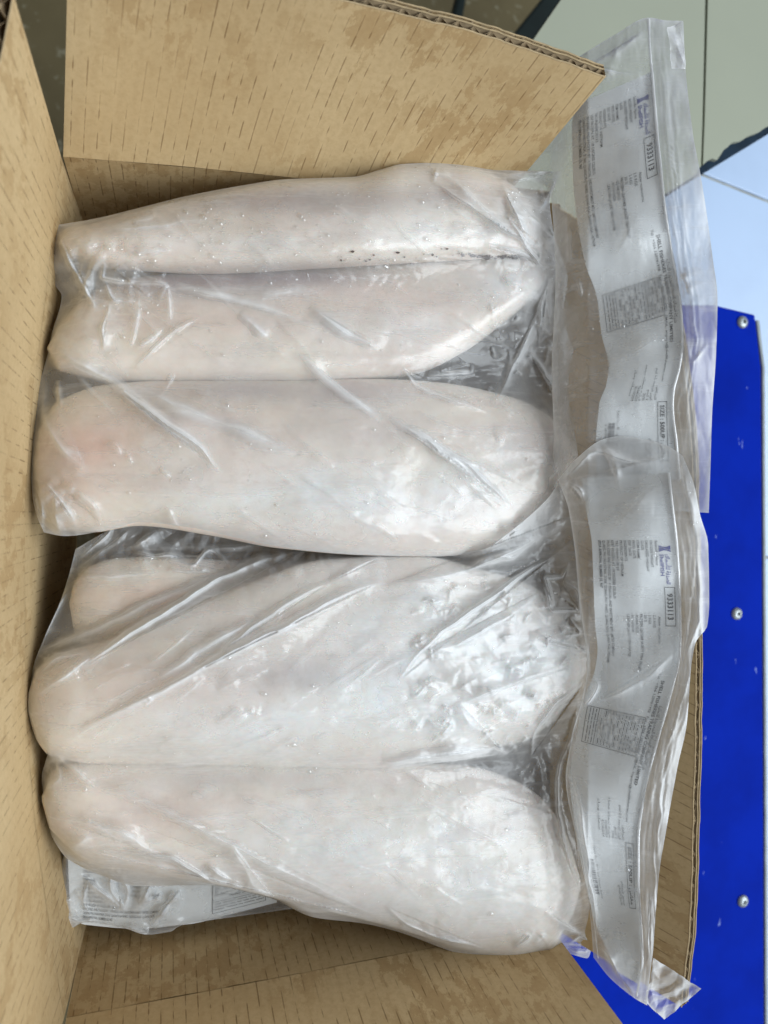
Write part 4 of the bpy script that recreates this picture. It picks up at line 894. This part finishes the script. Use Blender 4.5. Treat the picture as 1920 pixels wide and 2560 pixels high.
class Ink:
    def __init__(s): s.v = []; s.f = []
    def text(s, txt, u0, u1, v, size, bold=False):
        tv, tf = text_mesh(txt, bold)
        if len(tv) == 0: return
        w = tv[:, 0].max() - tv[:, 0].min(); b = len(s.v)
        for x, y in tv: s.v.append((u0 + (x - tv[:, 0].min()) / w * (u1 - u0), v - (y - 0.34) * size))
        s.f += [tuple(b + i for i in q) for q in tf]
    def rect(s, u0, v0, u1, v1, div=8):
        b = len(s.v); n = max(1, int(abs(u1 - u0) / div)); m = max(1, int(abs(v1 - v0) / div))
        for i in range(n + 1):
            for j in range(m + 1): s.v.append((u0 + (u1 - u0) * i / n, v0 + (v1 - v0) * j / m))
        for i in range(n):
            for j in range(m):
                a = b + i * (m + 1) + j; s.f.append((a, a + 1, a + m + 2, a + m + 1))
    def frame(s, u0, v0, u1, v1, w):
        s.rect(u0, v0, u1, v0 + w); s.rect(u0, v1 - w, u1, v1); s.rect(u0, v0 + w, u0 + w, v1 - w); s.rect(u1 - w, v0 + w, u1, v1 - w)
rows = [('Scientific Name', 50, 53, 0), ('FROZEN WEIGHT', 55, 66, 0), ('DEGLAZED WEIGHT', 66, 78, 0), ('GLAZE', 12, 89, 0), ('ITEM NAME', 34, 100, 0), ('PROD. DATE', 34, 111, 0), ('EXP. DATE', 27, 122, 0),
        ('INGREDIENTS', 40, 133, 0), ('PRODUCT OF VIETNAM', 78, 144, 0), ('TRC:VN/HHC/0123', 63, 155, 0), ('KEEP FROZEN AT -18 DEGREE CELSIUS', 133, 166, 0),
        ('PROCESSED AND PACKED BY : V FINACIAL AND INVESTMENT MTV LIMITED COMPANY', 288, 177, 0), ('QUANG PHU INDUSTRIAL ZONE, QUANG PHU WARD, QUANG NGAI, QUANG NGAI, VIETNAM', 305, 188, 0), ('SFDA APPROVAL NUMBER DL 967', 107, 199, 1)]
rows2 = [('Aluter monoceros', 177, 248, 53, 0), (': 2.5 KGS', 168, 205, 66, 0), (': 2 KGS', 168, 196, 78, 0), (': 20 %', 168, 191, 89, 0), (': FROZEN LEATHER JACKET FISH FILLET', 166, 319, 100, 1),
         (': 02/04/2023', 168, 219, 111, 0), (': 01/10/2024', 168, 217, 122, 0), (': LEATHER JACKET FISH, WATER', 168, 287, 133, 0)]
def build_inks():
    d = {}
    k = Ink()
    for t, u1, v, b in rows: k.text(t, -12, u1, v, 9.5, True if b else False)
    for t, u0, u1, v, b in rows2: k.text(t, u0, u1, v, 9.5, bool(b))
    k.text('SHELL FISHERIES TRADING COMPANY LIMITED', 334, 600, 30, 12.5, True)
    k.text(ar_shape('شركة أسماك الصدفة المحدودة للتجارة'), 395, 560, 17, 13, False)
    k.text('Tel : +966 138981998   Fax : +966 138570701   EMAIL: import@shellfisheries.com', 318, 690, 43, 9.5, False)
    d['printed_text'] = (k, M_INK)
    k = Ink(); k.frame(104, 11, 201, 38, 1.4); k.text('9333113', 120, 185, 24.5, 20, True); d['number_box'] = (k, M_INK)
    k = Ink(); k.frame(740, 18, 905, 46, 1.5); k.text('SIZE : 500UP : ' + ar_shape('مقاس'), 750, 895, 32, 17, True); d['size_box'] = (k, M_INK)
    k = Ink(); k.frame(430, 46, 535, 204, 1.5); k.rect(430, 170, 535, 171.5)
    r = np.random.RandomState(3)
    for q in range(13):
        v = 52 + q * 9.0
        k.rect(431, v + 4.4, 534, v + 4.9)
        u = 434
        while u < 528:
            L = 4 + r.rand() * 18
            if r.rand() < 0.75: k.rect(u, v - 1.2, min(u + L, 531), v + 0.9)
            u += L + 3
    for q in range(3):
        u = 434; v = 178 + q * 8
        while u < 528:
            L = 4 + r.rand() * 20; k.rect(u, v - 1.2, min(u + L, 531), v + 0.9); u += L + 3
    d['nutrition_table'] = (k, M_INK_SOFT)
    k = Ink()
    for t, u0, u1, v in (('الاسم العلمي', 700, 735, 53), ('الوزن المجمد 2.5 كجم', 655, 735, 66), ('2 كجم', 708, 735, 78), ('20%', 716, 735, 89), ('فيليه سمك مجمد', 640, 735, 100), ('02/04/2023', 696, 735, 111), ('01/10/2024', 696, 735, 122), ('سمك وماء', 650, 720, 133),
                         ('منتج فيتنام', 840, 900, 66), ('تاريخ الإنتاج', 850, 900, 78), ('يحفظ مجمدا عند - 18 درجة مئوية', 760, 890, 158)):
        k.text(ar_shape(t) if any(ord(c) > 0x600 for c in t) else t, u0, u1, v, 10, False)
    d['arabic_text'] = (k, M_INK_SOFT)
    k = Ink(); u = 795
    while u < 880:
        w = r.choice([0.8, 1.2, 2.0, 2.6]); k.rect(u, 168, u + w, 186, 30); u += w + r.choice([0.9, 1.4, 2.2])
    k.text('6 281046 933311', 797, 878, 192, 8, False); d['barcode'] = (k, M_INK)
    k = Ink()   # logo mark: waisted block with an S-shaped cut, and the two-line name
    n = 14
    for part in (0, 1):
        b = len(k.v)
        for i in range(n + 1):
            t = i / n; v = 17 + 30 * t
            wv = 8.5 - 4.2 * math.sin(math.pi * t); c = 8
            s = c + (5.0 - 10.0 * t) * 0.75
            if part == 0: a0, a1 = c - wv, min(max(s - 0.5, c - wv), c + wv)
            else: a0, a1 = max(min(s + 0.5, c + wv), c - wv), c + wv
            k.v += [(a0, v), (a1, v)]
        for i in range(n): k.f.append((b + 2 * i, b + 2 * i + 1, b + 2 * i + 3, b + 2 * i + 2))
    k.text(ar_shape('الصدفة للأسماك'), 22, 97, 26, 15, True); k.text('ShellFISH', 22, 76, 41, 14, True)
    d['logo'] = (k, M_BLUEINK)
    return d
INKS = build_inks()
def label_paper(name_label, stations, zf, vmax=219, u_clip=None, skip=()):
    st = np.array(stations, float)      # u, Rx, Ry, Lx, Ly
    root = thing('paper_label', name_label, 'label', group='printed labels inside the bags')
    def mp(u, v, lift):
        u = np.asarray(u, float); v = np.asarray(v, float)
        c = [crom(st[:, 0], st[:, k], u) for k in range(1, 5)]
        w = v / vmax; x = c[0] + (c[2] - c[0]) * w; y = c[1] + (c[3] - c[1]) * w
        return P(x, y, zf(x, y) + lift)
    u = np.linspace(st[0, 0], st[-1, 0], 220); v = np.linspace(0, vmax, 44)
    U, Vv = np.meshgrid(u, v, indexing='ij')
    top = mp(U, Vv, 0.0).reshape(-1, 3); bt = mp(U, Vv, -0.0002).reshape(-1, 3)
    f = np.vstack([grid_faces(220, 44, True), grid_faces(220, 44) + len(top)])
    mesh_obj('paper', np.vstack([top, bt]), f, M_PAPER, root)
    for nm, (k, mat) in INKS.items():
        if nm in skip: continue
        a = np.array(k.v); ok = (a[:, 0] > st[0, 0] + 2) & (a[:, 0] < st[-1, 0] - 2)
        fs = [q for q in k.f if all(ok[i] for i in q)]
        if not fs: continue
        used = sorted({i for q in fs for i in q}); ren = {o: i for i, o in enumerate(used)}
        mesh_obj(nm, mp(a[used, 0], a[used, 1], 0.00022), [tuple(ren[i] for i in q) for q in fs], mat, root, smooth=False)
    return root
label_paper('white printed label in the header of the upper bag, beside the carton flap corner',
            [(-90, 1628, 180, 1440, 262), (0, 1637, 228, 1430, 318), (104, 1646, 330, 1432, 430), (200, 1655, 430, 1440, 528), (334, 1674, 575, 1462, 655), (430, 1690, 678, 1492, 742),
             (535, 1705, 775, 1504, 836), (620, 1703, 872, 1522, 915), (680, 1693, 938, 1516, 960), (740, 1683, 1002, 1498, 1012), (850, 1686, 1104, 1490, 1108), (960, 1695, 1200, 1490, 1200)], head_z_A)
label_paper('white printed label in the header of the lower bag, greyer at its lower end',
            [(-184, 1672, 1182, 1455, 1195), (-90, 1683, 1275, 1466, 1278), (0, 1692, 1364, 1480, 1362), (104, 1698, 1468, 1484, 1466), (200, 1701, 1565, 1488, 1563), (270, 1699, 1632, 1494, 1622), (334, 1685, 1705, 1486, 1680),
             (430, 1658, 1803, 1455, 1760), (535, 1630, 1904, 1440, 1850), (620, 1611, 1990, 1425, 1945), (740, 1597, 2112, 1440, 2085), (850, 1597, 2220, 1462, 2200), (960, 1604, 2330, 1490, 2310), (1040, 1600, 2420, 1520, 2380), (1080, 1594, 2460, 1545, 2430)], head_z_B)
label_paper('white printed label under the crumpled bag corner at the bottom left of the carton',
            [(-60, 168, 2110, 176, 2296), (0, 218, 2105, 215, 2312), (200, 340, 2112, 340, 2322), (390, 478, 2115, 476, 2310), (470, 590, 2105, 592, 2282), (560, 690, 2080, 692, 2256)],
            lab_z_C, skip=('logo', 'number_box', 'arabic_text', 'barcode', 'size_box'))
